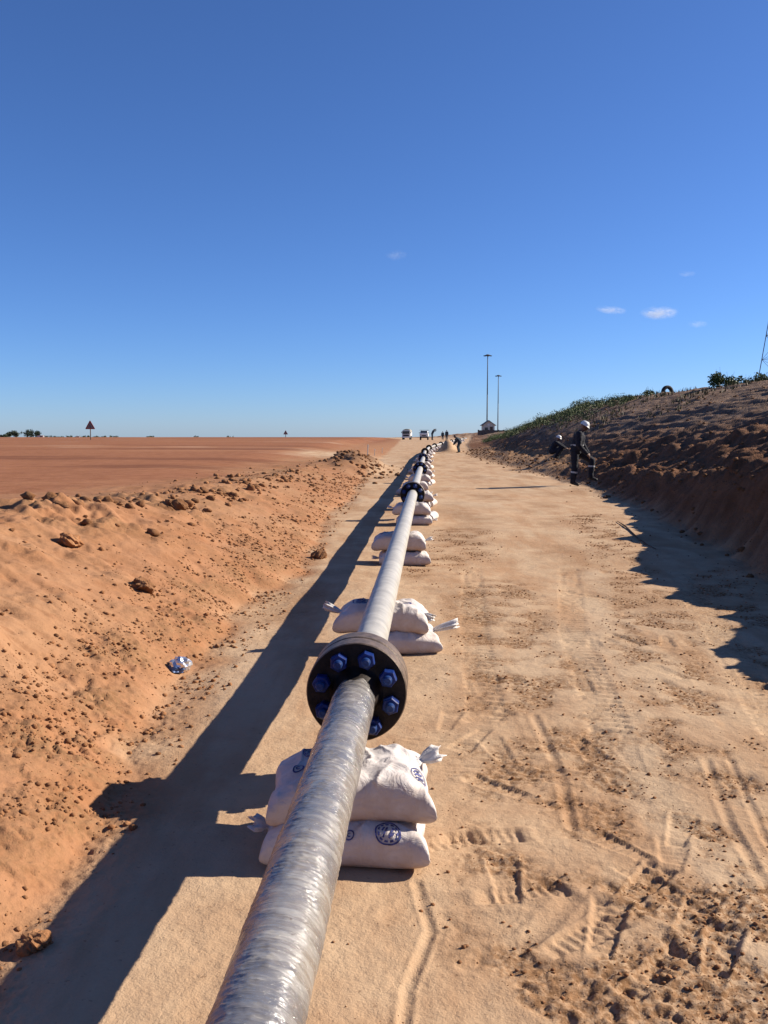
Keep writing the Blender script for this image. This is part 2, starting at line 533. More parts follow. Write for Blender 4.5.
M['boot'] = simple('boot', (.02, .017, .015), .6)
M['white_paint'] = simple('white_paint', (.62, .62, .60), .35, var=.06, sc=2, spec=.5)
M['dark_glass'] = simple('dark_glass', (.02, .025, .03), .12, spec=.6)
M['black'] = simple('black_plastic', (.022, .022, .024), .55)
M['tyre'] = simple('tyre_rubber', (.020, .020, .021), .8, bump=.3, bsc=30)
M['canvas'] = simple('canvas', (.30, .27, .21), .85, var=.2, sc=3)
M['steel'] = simple('galvanised_steel', (.085, .09, .095), .7, metal=.0, var=.2, sc=2)
M['plaster'] = simple('plaster', (.56, .51, .42), .9, var=.12, sc=3)
M['roof'] = simple('roof_sheet', (.16, .14, .125), .6, var=.2, sc=4)
M['dark_wall'] = simple('brown_wall', (.13, .10, .08), .9, var=.2, sc=2)
M['sign_red'] = simple('sign_red', (.30, .05, .035), .5, var=.15, sc=10)
M['sign_grey'] = simple('sign_face', (.22, .17, .15), .6, var=.2, sc=8)
M['wood'] = simple('weathered_wood', (.10, .07, .05), .9, var=.3, sc=12)
M['stake'] = simple('pale_stake', (.62, .56, .48), .8, var=.1, sc=10)
M['bark'] = simple('bark', (.07, .05, .035), .9, var=.3, sc=8)
M['foil'] = simple('silver_foil', (.72, .73, .76), .22, metal=.75, var=.15, sc=40)
M['foil_print'] = simple('printed_foil', (.07, .11, .22), .3, metal=.3, var=.4, sc=60)
M['lens'] = simple('lamp_glass', (.45, .47, .5), .15, spec=.6)


def leaf_material(name, a, b):
    t = NT(name)
    p = t.pos()
    c = t.mix(t.mr(t.noise(p, 2.2, 4), .35, .65), a, b)
    c = t.mix(t.mr(t.noise(p, 23, 2), .4, .7, 0, .5), c, tuple(q * 1.5 for q in b))
    t.set(Base_Color=c, Roughness=.6, Specular_IOR_Level=.25)
    return t.m


M['leaf'] = leaf_material('leaf', (.040, .062, .018), (.080, .105, .034))
M['leaf_far'] = leaf_material('leaf_far', (.02, .034, .018), (.035, .05, .026))
M['grass'] = leaf_material('grass', (.030, .036, .013), (.075, .066, .030))


# ------------------------------------------------------------------ object helpers
def link(o, parent=None, world=None):
    COL.objects.link(o)
    if parent is not None:
        o.parent = parent
    if world is not None:
        o.matrix_local = world
    return o


def mesh_obj(name, me, mat, parent=None, world=None, smooth=False):
    if mat is not None and not me.materials:
        for m_ in (mat if isinstance(mat, (list, tuple)) else [mat]):
            me.materials.append(m_)
    if smooth:
        me.shade_smooth()
    o = bpy.data.objects.new(name, me)
    return link(o, parent, world)


def bm_obj(name, bm, mat, parent=None, world=None, smooth=False):
    me = bpy.data.meshes.new(name)
    bmesh.ops.recalc_face_normals(bm, faces=bm.faces)
    bm.to_mesh(me)
    bm.free()
    return mesh_obj(name, me, mat, parent, world, smooth)


def tag(o, label=None, cat=None, group=None, kind=None):
    if label:
        o['label'] = label
    if cat:
        o['category'] = cat
    if group:
        o['group'] = group
    if kind:
        o['kind'] = kind
    return o


def thing(name, label, cat, loc=(0, 0, 0), rz=0, group=None):
    o = bpy.data.objects.new(name, None)
    o.empty_display_size = .2
    COL.objects.link(o)
    o.location = loc
    o.rotation_euler = (0, 0, rz)
    return tag(o, label, cat, group)


def dup_tree(o, parent=None):
    c = o.copy()
    COL.objects.link(c)
    if parent is not None:
        c.parent = parent
    for ch in list(o.children):
        dup_tree(ch, c)
    return c


def box(bm, c, s, rot=None, bev=0):
    r = bmesh.ops.create_cube(bm, size=1)
    mat = Matrix.Translation(c) @ (rot.to_4x4() if rot is not None else Matrix()) @ Matrix.Diagonal((*s, 1))
    bmesh.ops.transform(bm, matrix=mat, verts=r['verts'])
    if bev:
        es = list({e for v in r['verts'] for e in v.link_edges})
        bmesh.ops.bevel(bm, geom=es, offset=bev, segments=2, affect='EDGES')


def tube(bm, p0, p1, r0, r1=None, seg=10):
    p0, p1 = Vector(p0), Vector(p1)
    r1 = r0 if r1 is None else r1
    dv = p1 - p0
    q = dv.to_track_quat('Z', 'Y').to_matrix().to_4x4()
    bmesh.ops.create_cone(bm, cap_ends=True, segments=seg, radius1=r0, radius2=r1, depth=dv.length,
                          matrix=Matrix.Translation((p0 + p1) / 2) @ q)


def lathe(bm, prof, seg=48, ruffle=None):
    rings = []
    for i, (r, z) in enumerate(prof):
        ring = []
        for k in range(seg):
            a = 2 * PI * k / seg
            rr = r * (1 + (ruffle(i, a) if ruffle else 0))
            ring.append(bm.verts.new((rr * math.cos(a), rr * math.sin(a), z)))
        rings.append(ring)
    for a, b in zip(rings[:-1], rings[1:]):
        for k in range(seg):
            bm.faces.new((a[k], a[(k + 1) % seg], b[(k + 1) % seg], b[k]))
    return rings


def raw_mesh(name, co, faces):
    """co Nx3, faces list of arrays (all same arity) -> mesh"""
    me = bpy.data.meshes.new(name)
    co = np.asarray(co, np.float32)
    f = np.asarray(faces, np.int32)
    k = f.shape[1]
    me.vertices.add(len(co))
    me.vertices.foreach_set('co', co.ravel())
    me.loops.add(f.size)
    me.loops.foreach_set('vertex_index', f.ravel())
    me.polygons.add(len(f))
    me.polygons.foreach_set('loop_start', np.arange(0, f.size, k, dtype=np.int32))
    me.polygons.foreach_set('loop_total', np.full(len(f), k, np.int32))
    me.update(calc_edges=True)
    return me


def px_ground(px, py, z=0.0):
    cx, cy = (px - 384) / 885, (512 - py) / 885
    p = R(PITCH)
    d = Vector((cx, math.cos(p) + cy * math.sin(p), -math.sin(p) + cy * math.cos(p)))
    t = (z - CAM_H) / d.z
    return d.x * t, d.y * t


# ------------------------------------------------------------------ ground sheet
def geo(a, b, r):
    o = [a]
    while o[-1] < b:
        o.append(o[-1] * r)
    return o


rows = [-300, -120, -60, -30, -18, -11, -7, -4.5, -3, -2, -1.2, -.5, 0, .4, .7, 1.0, 1.25, 1.45]
rows += geo(1.6, 8, 1.0031) + geo(8.05, 60, 1.006) + geo(60.4, 400, 1.012) + geo(408, 9000, 1.13)
rows = np.array(rows)
tc = np.arange(-.60, .6001, .0021)
side = np.array(geo(.612, 70, 1.10))
tt = np.concatenate([-side[::-1], tc, side])
Yg, Tg = np.meshgrid(rows, tt, indexing='ij')
Xg = Tg * (np.abs(Yg) + .8)
Hg, masks = terrain(Xg, Yg)
nr, nc = Xg.shape
ii = np.arange(nr * nc).reshape(nr, nc)
quads = np.stack([ii[:-1, :-1].ravel(), ii[:-1, 1:].ravel(), ii[1:, 1:].ravel(), ii[1:, :-1].ravel()], 1)
gme = raw_mesh('ground', np.stack([Xg.ravel(), Yg.ravel(), Hg.ravel()], 1), quads)
for k, v in masks.items():
    gme.attributes.new(k, 'FLOAT', 'POINT').data.foreach_set('value', np.ascontiguousarray(v, np.float32).ravel())
ground = mesh_obj('ground', gme, M['soil'], smooth=True)
tag(ground, 'orange sandy ground with graded road, left spoil bank and brown hillside', 'ground', kind='structure')


# ------------------------------------------------------------------ loose clods (stuff)
def ico(sub):
    bm = bmesh.new()
    bmesh.ops.create_icosphere(bm, subdivisions=sub, radius=1)
    v = np.array([q.co[:] for q in bm.verts])
    f = np.array([[q.index for q in p.verts] for p in bm.faces])
    bm.free()
    return v, f


def lump(v, seed, amp=.35):
    r = 1 + amp * perlin(v[:, 0] * 1.3 + v[:, 2], v[:, 1] * 1.3 - v[:, 2] * .7, seed) + .5 * amp * perlin(v[:, 0] * 3 + v[:, 2] * 2, v[:, 1] * 3 - v[:, 2], seed + 1)
    return v * r[:, None]


V1, F1_ = ico(2)
V0, F0_ = ico(1)


def scatter(name, pts, sizes, tones, label, cat, sink=.3, big=False):
    Vb, Fb = (V1, F1_) if big else (V0, F0_)
    var = [lump(Vb, s * 5 + 3, .6 if big else .4) for s in range(8)]
    hz, _ = terrain(pts[:, 0], pts[:, 1], True)
    cos, fs, tn = [], [], []
    n = len(Vb)
    for i in range(len(pts)):
        q = Euler(rng.uniform(0, 6.28, 3)).to_matrix()
        sc = sizes[i] * np.array([1, rng.uniform(.5, 1.0), rng.uniform(.4, .85)])
        v = (var[i % 8] @ np.array(q).T) * sc
        v = v + np.array([pts[i, 0], pts[i, 1], hz[i] + sizes[i] * (.55 - sink)])
        cos.append(v)
        fs.append(Fb + i * n)
        tn.append(np.full(n, tones[i]))
    me = raw_mesh(name, np.concatenate(cos), np.concatenate(fs))
    me.attributes.new('tone', 'FLOAT', 'POINT').data.foreach_set('value', np.concatenate(tn).astype(np.float32))
    o = mesh_obj(name, me, M['clod'])
    return tag(o, label, cat, kind='stuff')


# left bank
n = 22000
Y = 1.6 + 24 * rng.random(n) ** 1.9
zone = rng.random(n)
wbn = np.interp(Y, [0, 6, 14, 40], [2.1, 1.9, 1.5, 1.6])
dd = np.where(zone < .62, rng.normal(.30, .33, n), np.where(zone < .84, wbn + rng.normal(0, .5, n), rng.uniform(0, 3.2, n)))
P = np.stack([toe_left(Y) - dd, Y], 1)
sz = (.0022 + .011 * rng.random(n) ** 5) * (1 + .09 * Y)
sz = np.where((zone > .62) & (zone < .84), sz * 1.6, np.where(zone > .84, sz * .7, sz))
keep = (perlin(P[:, 0] / .35, P[:, 1] / .35, 91) + .5 * perlin(P[:, 0] / .12, P[:, 1] / .12, 92) > rng.uniform(-.35, .5, n)) & (toe_left(P[:, 1]) - P[:, 0] > -.22)
keep &= ~(((zone > .84) | (dd > .75)) & (rng.random(n) < .62))
P, sz = P[keep], sz[keep]
n = len(P)
scatter('loose_soil_crumbs', P, sz, rng.random(n) ** 1.5 * .75, 'loose orange soil crumbs strewn over the left bank', 'soil crumbs')
# road
pts_, hws = [], []
for pts, hw in TRACKS[:5]:
    pa = np.array(pts)
    L = np.concatenate([[0], np.cumsum(np.hypot(*(pa[1:] - pa[:-1]).T))])
    m = int(L[-1] * 1000)
    s = rng.random(m) ** 1.3 * L[-1]
    pts_.append(np.stack([np.interp(s, L, pa[:, 0]) + rng.normal(0, hw * .8, m), np.interp(s, L, pa[:, 1]) + rng.normal(0, .05, m)], 1))
P = np.concatenate(pts_ + [np.stack([rng.uniform(-.2, 1.0, 250), 1.7 + 7 * rng.random(250) ** 1.5], 1)])
P = P[(P[:, 1] > 1.6) & (fbm(P[:, 0] / .33, P[:, 1] / .33, 3, 61) > rng.uniform(-.3, .5, len(P)))]
n = len(P)
scatter('loose_road_crumbs', P, (.0015 + .006 * rng.random(n) ** 6) * (1 + .06 * P[:, 1]), rng.random(n) * .6 + .15, 'small dark soil crumbs in the churned wheel tracks of the road', 'soil crumbs')
# coarse crumbs along the bank foot
n = 16000
Y = 1.7 + 9 * rng.random(n) ** 1.4
P = np.stack([toe_left(Y) - rng.normal(.34, .34, n), Y], 1)
keep = (perlin(P[:, 0] / .30, P[:, 1] / .4, 96) + .7 * perlin(P[:, 0] / .09, P[:, 1] / .09, 97) > rng.uniform(-.25, .6, n)) & (toe_left(P[:, 1]) - P[:, 0] > -.2)
P = P[keep]
n = len(P)
scatter('bank_foot_crumbs', P, (.0028 + .011 * rng.random(n) ** 4) * (1 + .05 * P[:, 1]), .2 + .6 * rng.random(n), 'dense dark crumbs along the foot of the left bank', 'soil crumbs', sink=.45)
# crest lumps
n = 1200
Y = 4.5 + 18 * rng.random(n) ** 1.2
P = np.stack([toe_left(Y) - np.interp(Y, [0, 6, 14, 40], [2.0, 1.8, 1.4, 1.5]) - rng.normal(.1, .45, n), Y], 1)
keep = perlin(P[:, 0] / .8, P[:, 1] / .8, 95) > rng.uniform(-.3, .4, n)
P = P[keep]
n = len(P)
scatter('crest_lumps', P, .014 + .055 * rng.random(n) ** 4, .3 + .7 * rng.random(n), 'broken brown lumps along the crest of the left bank', 'lumps', big=True)
# right hill
n = 4500
Y = 5 + 62 * rng.random(n) ** 1.5
u_ = np.where(rng.random(n) < .45, rng.normal(.7, .5, n), rng.uniform(-.3, 8.5, n))
P = np.stack([toe_right(Y) + u_, Y], 1)
sz = (.008 + .045 * rng.random(n) ** 5) * (1 + .012 * Y)
scatter('hillside_rubble', P, sz, 1.0 + .0 * rng.random(n), 'broken dark clods and rubble covering the right hillside', 'rubble', big=False)
# spoil heap far left
n = 420
P = np.stack([-1.0 + rng.normal(0, .6, n), 30.5 + rng.normal(0, 2.0, n)], 1)
scatter('spoil_heap_rubble', P, 0.02 + .08 * rng.random(n) ** 3, .6 + .4 * rng.random(n), 'dark clods on the small spoil heap at the road edge', 'rubble')


# single clods one can point at
def clod(name, px, py, size, tone, label, cat='clod', z=None, flat=.65):
    x, y = px_ground(px, py, 0)
    for _ in range(12):
        x, y = px_ground(px, py, H(x, y))
    bm = bmesh.new()
    bmesh.ops.create_icosphere(bm, subdivisions=4, radius=1)
    v = np.array([q.co[:] for q in bm.verts])
    sd = int(px) % 40
    v2 = lump(v, sd, .42)
    v2 = v2 * (1 + .10 * np.abs(perlin(v[:, 0] * 6 + v[:, 2] * 3, v[:, 1] * 6 - v[:, 2] * 4, sd + 9)))[:, None]
    for q, c in zip(bm.verts, v2):
        q.co = Vector(c) * size
        q.co.z *= flat
    o = bm_obj(name, bm, M['clod'])
    me = o.data
    me.attributes.new('tone', 'FLOAT', 'POINT').data.foreach_set('value', np.full(len(me.vertices), tone, np.float32))
    o.location = (x, y, H(x, y) + size * flat * .45)
    o.rotation_euler = (0, 0, px * .37)
    return tag(o, label, cat)


clod('dirt_clod', 36, 946, .040, .25, 'orange dirt clod lying in the pipe shadow by the lower left corner')
clod('dirt_clod', 143, 590, .075, .7, 'large dark edged clod alone on the smooth face of the left bank')
clod('dirt_clod', 318, 558, .095, .75, 'brown clod at the left bank foot beside the pipe shadow')
clod('dirt_clod', 172, 512, .14, .8, 'largest dark brown clod on the crest of the left bank')
clod('dirt_clod', 70, 524, .085, .1, 'pale orange clod on the crest at the left of the bank')

# ------------------------------------------------------------------ pipeline
PR = .0775                      # outer radius of the wrapped pipe
PZ = .380
F_pts = [Vector((-.101, 3.43, PZ))]
steps = [(10.6, 3.0), (10.2, 3.0), (10.3, 3.0), (10.4, 3.0), (10.5, 4.0), (10.5, 5.2), (10.5, 6.2), (10.5, 6.6), (10.5, 7), (10.5, 7.2), (10.5, 7.4), (10.5, 7.6)]
for L_, a_ in steps:
    p = F_pts[-1]
    q = Vector((p.x + L_ * math.sin(R(a_)), p.y + L_ * math.cos(R(a_)), 0))
    q.z = PZ + .0 + (.02 * math.sin(len(F_pts) * 1.7) if len(F_pts) > 0 else 0)
    F_pts.append(q)
START = Vector((-.102 - 7.0 * math.sin(R(3.0)), 3.43 - 7.0 * math.cos(R(3.0)), PZ + .10))
END = F_pts[-1] + Vector((10 * math.sin(R(8)), 10 * math.cos(R(8)), 0))

pipe = thing('steel_pipeline', 'long grey wrapped steel pipeline with bolted flanges resting on white sandbags', 'pipeline', (F_pts[0].x, F_pts[0].y, 0))
PINV = Matrix.Translation(-Vector(pipe.location))


def axis_m(p, q):
    return Matrix.Translation(p) @ (q - p).to_track_quat('Z', 'Y').to_matrix().to_4x4()


def pipe_section(a, b, hub_a, hub_b, near, mat, ringn, seg):
    d = (b - a).normalized()
    a2, b2 = a + d * hub_a, b - d * hub_b
    L = (b2 - a2).length
    zs = np.linspace(0, L, ringn)
    if near:
        zs = np.concatenate([np.linspace(0, L - 3.0, 120)[:-1], np.linspace(L - 3.0, L, ringn)])
        ringn = len(zs)
    an = np.linspace(0, 2 * PI, seg, endpoint=False)
    Z, A = np.meshgrid(zs, an, indexing='ij')
    rr = PR * np.ones_like(Z)
    rr += .0012 * perlin(A * 3 / PI * 1.5 + Z * .6, Z * 22, 3) + .0008 * perlin(np.cos(A) * 4 + Z * 9, np.sin(A) * 4 - Z * 30, 6)
    if near:       # wrinkled stretch film
        zt = Z + .10 * np.sin(A) * .25
        wk = perlin(np.cos(A) * 1.6 + zt * 3, zt * 55 + np.sin(A) * 1.2, 81)
        wk2 = perlin(np.cos(A) * 2.6 - zt * 5, zt * 120 + np.sin(A) * 2, 82)
        gate = sst(-.3, .3, perlin(np.cos(A) * 1.5 + zt * 6, np.sin(A) * 1.5 - zt * 5, 83))
        rr += gate * (.0030 * np.maximum(.25 - np.abs(wk), 0) + .0022 * np.maximum(.25 - np.abs(wk2), 0)) * 2.2
    lap = np.mod(Z + A / (2 * PI) * .14, .14) / .14
    rr += .0010 * (1 - lap)
    if near:   # ragged puckered film end at the flange
        e = np.clip((Z - (L - .16)) / .16, 0, 1)
        rr -= .010 * e * (1 + .9 * np.sin(A * 5 + 1) * e) + .006 * e * perlin(A * 3, Z * 40, 9)
        Z = Z + (Z > L - .02) * (.008 * np.sin(A * 3 + .6) + .006 * np.sin(A * 7) - .006)
    co = np.stack([rr * np.cos(A), rr * np.sin(A), Z], -1).reshape(-1, 3)
    ii = np.arange(ringn * seg).reshape(ringn, seg)
    jj = np.roll(ii, -1, 1)
    f = np.stack([ii[:-1].ravel(), jj[:-1].ravel(), jj[1:].ravel(), ii[1:].ravel()], 1)
    me = raw_mesh('pipe_section', co, f)
    return mesh_obj('pipe_section', me, mat, pipe, PINV @ axis_m(a2, b2), smooth=True)


FT, FR = .090, .1945            # flange thickness and radius


def flange_mesh():
    bm = bmesh.new()
    b_ = .004
    prof = [(.040, -.105), (.066, -.105), (.068, -.085), (.090, -.020), (.098, -.004), (.104, 0), (FR - b_, 0), (FR, b_), (FR, FT - b_), (FR - b_, FT), (.125, FT), (.120, FT + .006), (.05, FT + .006)]
    lathe(bm, prof, 96)
    bmesh.ops.recalc_face_normals(bm, faces=bm.faces)
    for f in bm.faces:
        c = f.calc_center_median()
        r = math.hypot(c.x, c.y)
        f.material_index = 1 if (r > FR - .006) else 0
        f.smooth = True
    me = bpy.data.meshes.new('flange')
    bm.to_mesh(me)
    bm.free()
    me.set_sharp_from_angle(angle=R(30))
    me.materials.append(M['flange'])
    me.materials.append(M['rim'])
    return me


def nut_mesh():
    bm = bmesh.new()
    hr = .0345
    k = lambda r, z: [bm.verts.new((r * math.cos(R(60 * i)), r * math.sin(R(60 * i)), z)) for i in range(6)]
    rings = [k(hr, 0), k(hr, -.040), k(hr * .90, -.044)]
    for a, b in zip(rings[:-1], rings[1:]):
        for i in range(6):
            bm.faces.new((a[i], a[(i + 1) % 6], b[(i + 1) % 6], b[i]))
    bm.faces.new(rings[2])
    bmesh.ops.recalc_face_normals(bm, faces=bm.faces)
    nf = len(bm.faces)
    tube(bm, (0, 0, -.03), (0, 0, -.070), .0175, .0175, 20)
    tube(bm, (0, 0, -.070), (0, 0, -.075), .0175, .0125, 20)
    me = bpy.data.meshes.new('nut')
    bmesh.ops.recalc_face_normals(bm, faces=bm.faces)
    for i, f in enumerate(bm.faces):
        f.material_index = 0 if i < nf else 1
    bm.to_mesh(me)
    bm.free()
    me.materials.append(M['nut'])
    me.materials.append(M['stud'])
    return me


FM, NM = flange_mesh(), nut_mesh()
all_p = [START] + F_pts + [END]
for i, p in enumerate(F_pts):
    dr = (all_p[i + 2] - all_p[i]).normalized()
    front = axis_m(p - dr * (FT + .008), p)
    back = axis_m(p + dr * (FT + .008), p)
    for side_, mtx in (('f', front), ('b', back)):
        fl = bpy.data.objects.new('flange', FM)
        link(fl, pipe, PINV @ mtx)
        if i < 4 and (side_ == 'f' or i == 0):
            for k in range(8):
                a = R(17 + 45 * k)
                nu = bpy.data.objects.new('nut', NM)
                r_ = .139
                # angle measured from up, clockwise seen from the camera
                upv = mtx.to_3x3().inverted() @ Vector((0, 0, 1))
                rtv = mtx.to_3x3().inverted() @ Vector((1, 0, 0))
                pos = (upv * math.cos(a) + rtv * math.sin(a)).normalized() * r_
                pos.z = 0
                link(nu, fl, Matrix.Translation(pos) @ Matrix.Rotation(random.uniform(0, 1.05), 4, 'Z'))
HUB = FT + .008 + .055
pipe_section(START, F_pts[0], 0, FT + .008 + .003, True, M['film'], 1150, 128)
for i in range(len(F_pts) - 1):
    pipe_section(F_pts[i], F_pts[i + 1], HUB, HUB, False, M['wrap'], 300 if i == 0 else 60, 64 if i == 0 else 32)
pipe_section(F_pts[-1], END, HUB, 0, False, M['wrap'], 20, 24)


# ------------------------------------------------------------------ sandbags
class Bag:
    def __init__(s, a, b, h, seed, pipe_x=None, pipe_z=None, bulge=.035, lift_l=0, lift_r=0, sag=0):
        s.droop = .022 if pipe_z is not None else 0.0
        s.__dict__.update(a=a, b=b, h=h, seed=seed, pipe_x=pipe_x, pipe_z=pipe_z, bulge=bulge, lift_l=lift_l, lift_r=lift_r, sag=sag)

    def xy(s, u, v):
        x = s.a * u * (.93 + .07 * v * v)
        y = s.b * v * (.92 + .08 * u * u)
        y = y + .010 * perlin(u * 1.7, v * 0 + 2, s.seed) * np.abs(v)
        x = x + .016 * perlin(v * 1.6, u * 0 + 5, s.seed) * np.abs(u)
        return x, y

    def T(s, u, v):
        return np.power(np.clip((1 - np.abs(u) ** 5.0) * (1 - np.abs(v) ** 4.0), 0, 1), .31)

    def top(s, u, v):
        u, v = np.asarray(u, float), np.asarray(v, float)
        x, y = s.xy(u, v)
        t = s.T(u, v)
        seam = .36 * s.h
        z = seam + (s.h - seam) * t
        if s.pipe_x is not None:
            dx = x - s.pipe_x
            z = z + s.bulge * t * np.exp(-((np.abs(dx) - .155) / .085) ** 2) * np.where(dx > 0, 1.25, .8)
        z = z + t * (s.lift_l * sst(.0, .8, -u) + s.lift_r * sst(0, .8, u))
        wr = fbm(x / .16, y / .11, 3, s.seed + 4)
        e = np.abs(u) ** 2
        z = z + t * (.014 * wr + .012 * e * np.sin(v * 9 + s.seed + 2 * perlin(u * 2, v * 2, s.seed)))
        fold = 1 - np.abs(perlin(x / .10 + y * 3, y / .16 - x * 2, s.seed + 8))
        z = z + t * .012 * fold ** 5
        if s.pipe_x is not None:
            dx = np.abs(x - s.pipe_x)
            rr = PR + .001
            pz = np.where(dx < rr, s.pipe_z + rr - np.sqrt(np.clip(rr * rr - dx * dx, 0, None)), 9.)
            z = np.minimum(z, pz - .002)
        return x, y, z - s.droop * sst(.55, 1, np.abs(u))

    def bottom(s, u, v):
        x, y = s.xy(u, v)
        t = s.T(u, v)
        seam = .36 * s.h
        return x, y, seam * (1 - np.clip(t * 1.08, 0, 1)) - s.droop * sst(.55, 1, np.abs(u))

    def mesh(s, nu=64, nv=44):
        U = np.sin(np.linspace(-PI / 2, PI / 2, nu) * .999) * .5 + np.linspace(-1, 1, nu) * .5
        Vv = np.sin(np.linspace(-PI / 2, PI / 2, nv)) * .5 + np.linspace(-1, 1, nv) * .5
        u, v = np.meshgrid(U, Vv, indexing='ij')
        x, y, z = s.top(u, v)
        xb, yb, zb = s.bottom(u, v)
        ct = np.stack([x, y, z], -1).reshape(-1, 3)
        cb = np.stack([xb, yb, zb], -1).reshape(-1, 3)
        ii = np.arange(nu * nv).reshape(nu, nv)
        border = np.zeros((nu, nv), bool)
        border[0] = border[-1] = True
        border[:, 0] = border[:, -1] = True
        jb = np.where(border, ii, ii + nu * nv)
        f1 = np.stack([ii[:-1, :-1].ravel(), ii[1:, :-1].ravel(), ii[1:, 1:].ravel(), ii[:-1, 1:].ravel()], 1)
        f2 = np.stack([jb[:-1, :-1].ravel(), jb[:-1, 1:].ravel(), jb[1:, 1:].ravel(), jb[1:, :-1].ravel()], 1)
        me = raw_mesh('sandbag', np.concatenate([ct, cb]), np.concatenate([f1, f2]))
        bm = bmesh.new()
        bm.from_mesh(me)
        bmesh.ops.delete(bm, geom=[q for q in bm.verts if not q.link_faces], context='VERTS')
        bm.to_mesh(me)
        bm.free()
        return me

    def decal(s, u0, v0, r, kind, rot=0):
        """printed emblem that follows the sack's surface"""
        bm = bmesh.new()

        gv = np.linspace(-.995, .995, 900)
        pv_ = np.stack(s.top(np.full_like(gv, u0), gv), 1)
        av = np.concatenate([[0], np.cumsum(np.linalg.norm(np.diff(pv_, axis=0), axis=1))])
        pu_ = np.stack(s.top(gv, np.full_like(gv, v0)), 1)
        au = np.concatenate([[0], np.cumsum(np.linalg.norm(np.diff(pu_, axis=0), axis=1))])
        cu, cv = np.interp(u0, gv, au), np.interp(v0, gv, av)

        def P(dx, dy):
            c, sn = math.cos(rot), math.sin(rot)
            u = float(np.interp(cu + dx * c - dy * sn, au, gv))
            v = float(np.interp(cv + dx * sn + dy * c, av, gv))
            e = 1e-3
            p = np.array(s.top(u, v), float)
            pu = np.array(s.top(u + e, v), float) - p
            pv = np.array(s.top(u, v + e), float) - p
            nn = np.cross(pu, pv)
            nn /= np.linalg.norm(nn) + 1e-9
            return bm.verts.new(Vector(p + nn * .0022))

        def ann(r0, r1, k=40, a0=0, a1=2 * PI):
            prev = None
            first = None
            m = max(3, int(k * (a1 - a0) / (2 * PI)))
            for i in range(m + 1):
                a = a0 + (a1 - a0) * i / m
                cur = [P(q * math.cos(a), q * math.sin(a)) for q in (r0, (r0 + r1) / 2, r1)]
                if prev:
                    for j in range(2):
                        bm.faces.new((prev[j], prev[j + 1], cur[j + 1], cur[j]))
                prev = cur

        def bar(x0, y0, x1, y1, wd):
            L = math.hypot(x1 - x0, y1 - y0)
            nx, ny = -(y1 - y0) / L * wd, (x1 - x0) / L * wd
            prev = None
            for i in range(5):
                t = i / 4
                cx, cy = x0 + (x1 - x0) * t, y0 + (y1 - y0) * t
                cur = [P(cx - nx, cy - ny), P(cx, cy), P(cx + nx, cy + ny)]
                if prev:
                    for j in range(2):
                        bm.faces.new((prev[j], prev[j + 1], cur[j + 1], cur[j]))
                prev = cur
        if kind == 'big':
            ann(r * .88, r, 48)
            for k in range(11):      # ring of worn lettering
                a = 2 * PI * k / 11
                ann(r * .66, r * .80, 60, a, a + .36)
            bar(-r * .5, -r * .28, r * .1, r * .42, r * .07)
            bar(-r * .1, -r * .5, r * .5, r * .2, r * .07)
            bar(-r * .42, r * .22, -r * .1, r * .5, r * .06)
            bar(r * .12, -r * .42, r * .44, -r * .14, r * .06)
        elif kind == 'disc':
            ann(r * .90, r, 40)
            for q in (-.55, -.18, .2, .56):
                L = math.sqrt(max(0, .8 - q * q))
                bar(-L * r * .7, q * r - .2 * r, 0, q * r + .12 * r, r * .10)
                bar(0, q * r + .12 * r, L * r * .75, q * r - .1 * r, r * .10)
        else:
            ann(r * .74, r, 28)
            ann(r * .22, r * .42, 16, .8, 5.5)
        me = bpy.data.meshes.new('printed_emblem')
        bm.to_mesh(me)
        bm.free()
        me.materials.append(M['ink'])
        return me


def neck_mesh(L=.10, seed=0, r0=.034):
    bm = bmesh.new()
    prof = [(r0 * 1.25, -.03), (r0, 0), (r0 * .62, .012), (r0 * .5, .018), (r0 * .66, .026), (r0 * .95, L * .45), (r0 * 1.15, L * .8), (r0 * 1.28, L), (r0 * 1.15, L * .99), (r0 * .8, L * .75)]
    lathe(bm, prof, 36, lambda i, a: (.25 * math.sin(a * 6 + seed) + .12 * math.sin(a * 9 + 2 * seed)) * min(1, .2 + i / 6))
    for q in bm.verts:
        q.co.y *= .55
        if q.co.z > L * .7:
            q.co.z += .012 * math.sin(q.co.x * 120 + seed)
    bmesh.ops.recalc_face_normals(bm, faces=bm.faces)
    me = bpy.data.meshes.new('tied_neck')
    bm.to_mesh(me)
    bm.free()
    me.materials.append(M['ear'])
    me.shade_smooth()
    return me


def add_neck(bag_o, bag, u, v, direction, L=.10, seed=0, r0=.034, sink=.01):
    p = Vector(tuple(float(q) for q in bag.top(u, v)))
    d = Vector(direction).normalized()
    o = bpy.data.objects.new('tied_neck', neck_mesh(L, seed, r0))
    return link(o, bag_o, Matrix.Translation(p - d * sink) @ d.to_track_quat('Z', 'Y').to_matrix().to_4x4())


BAG_GROUP = 'white sandbags stacked under the pipeline'


def pipe_at(y):
    for p, q in zip(all_p[:-1], all_p[1:]):
        if p.y <= y <= q.y:
            t = (y - p.y) / (q.y - p.y)
            return p.lerp(q, t), (q - p).normalized()
    return all_p[-1], Vector((0, 1, 0))


def place_bag(bag, me, x, y, z, rz, label, rx=0, ry=0):
    o = bpy.data.objects.new('sandbag', me)
    if not me.materials:
        me.materials.append(M['bag'])
        me.shade_smooth()
    COL.objects.link(o)
    o.location = (x, y, z)
    o.rotation_euler = (rx, ry, rz)
    return tag(o, label, 'sandbag', BAG_GROUP)


# first stack (nearest)
def zg(x, y):
    return float(np.mean([H(x + i * .15, y + j * .12) for i in (-1, 0, 1) for j in (-1, 0, 1)])) - .006


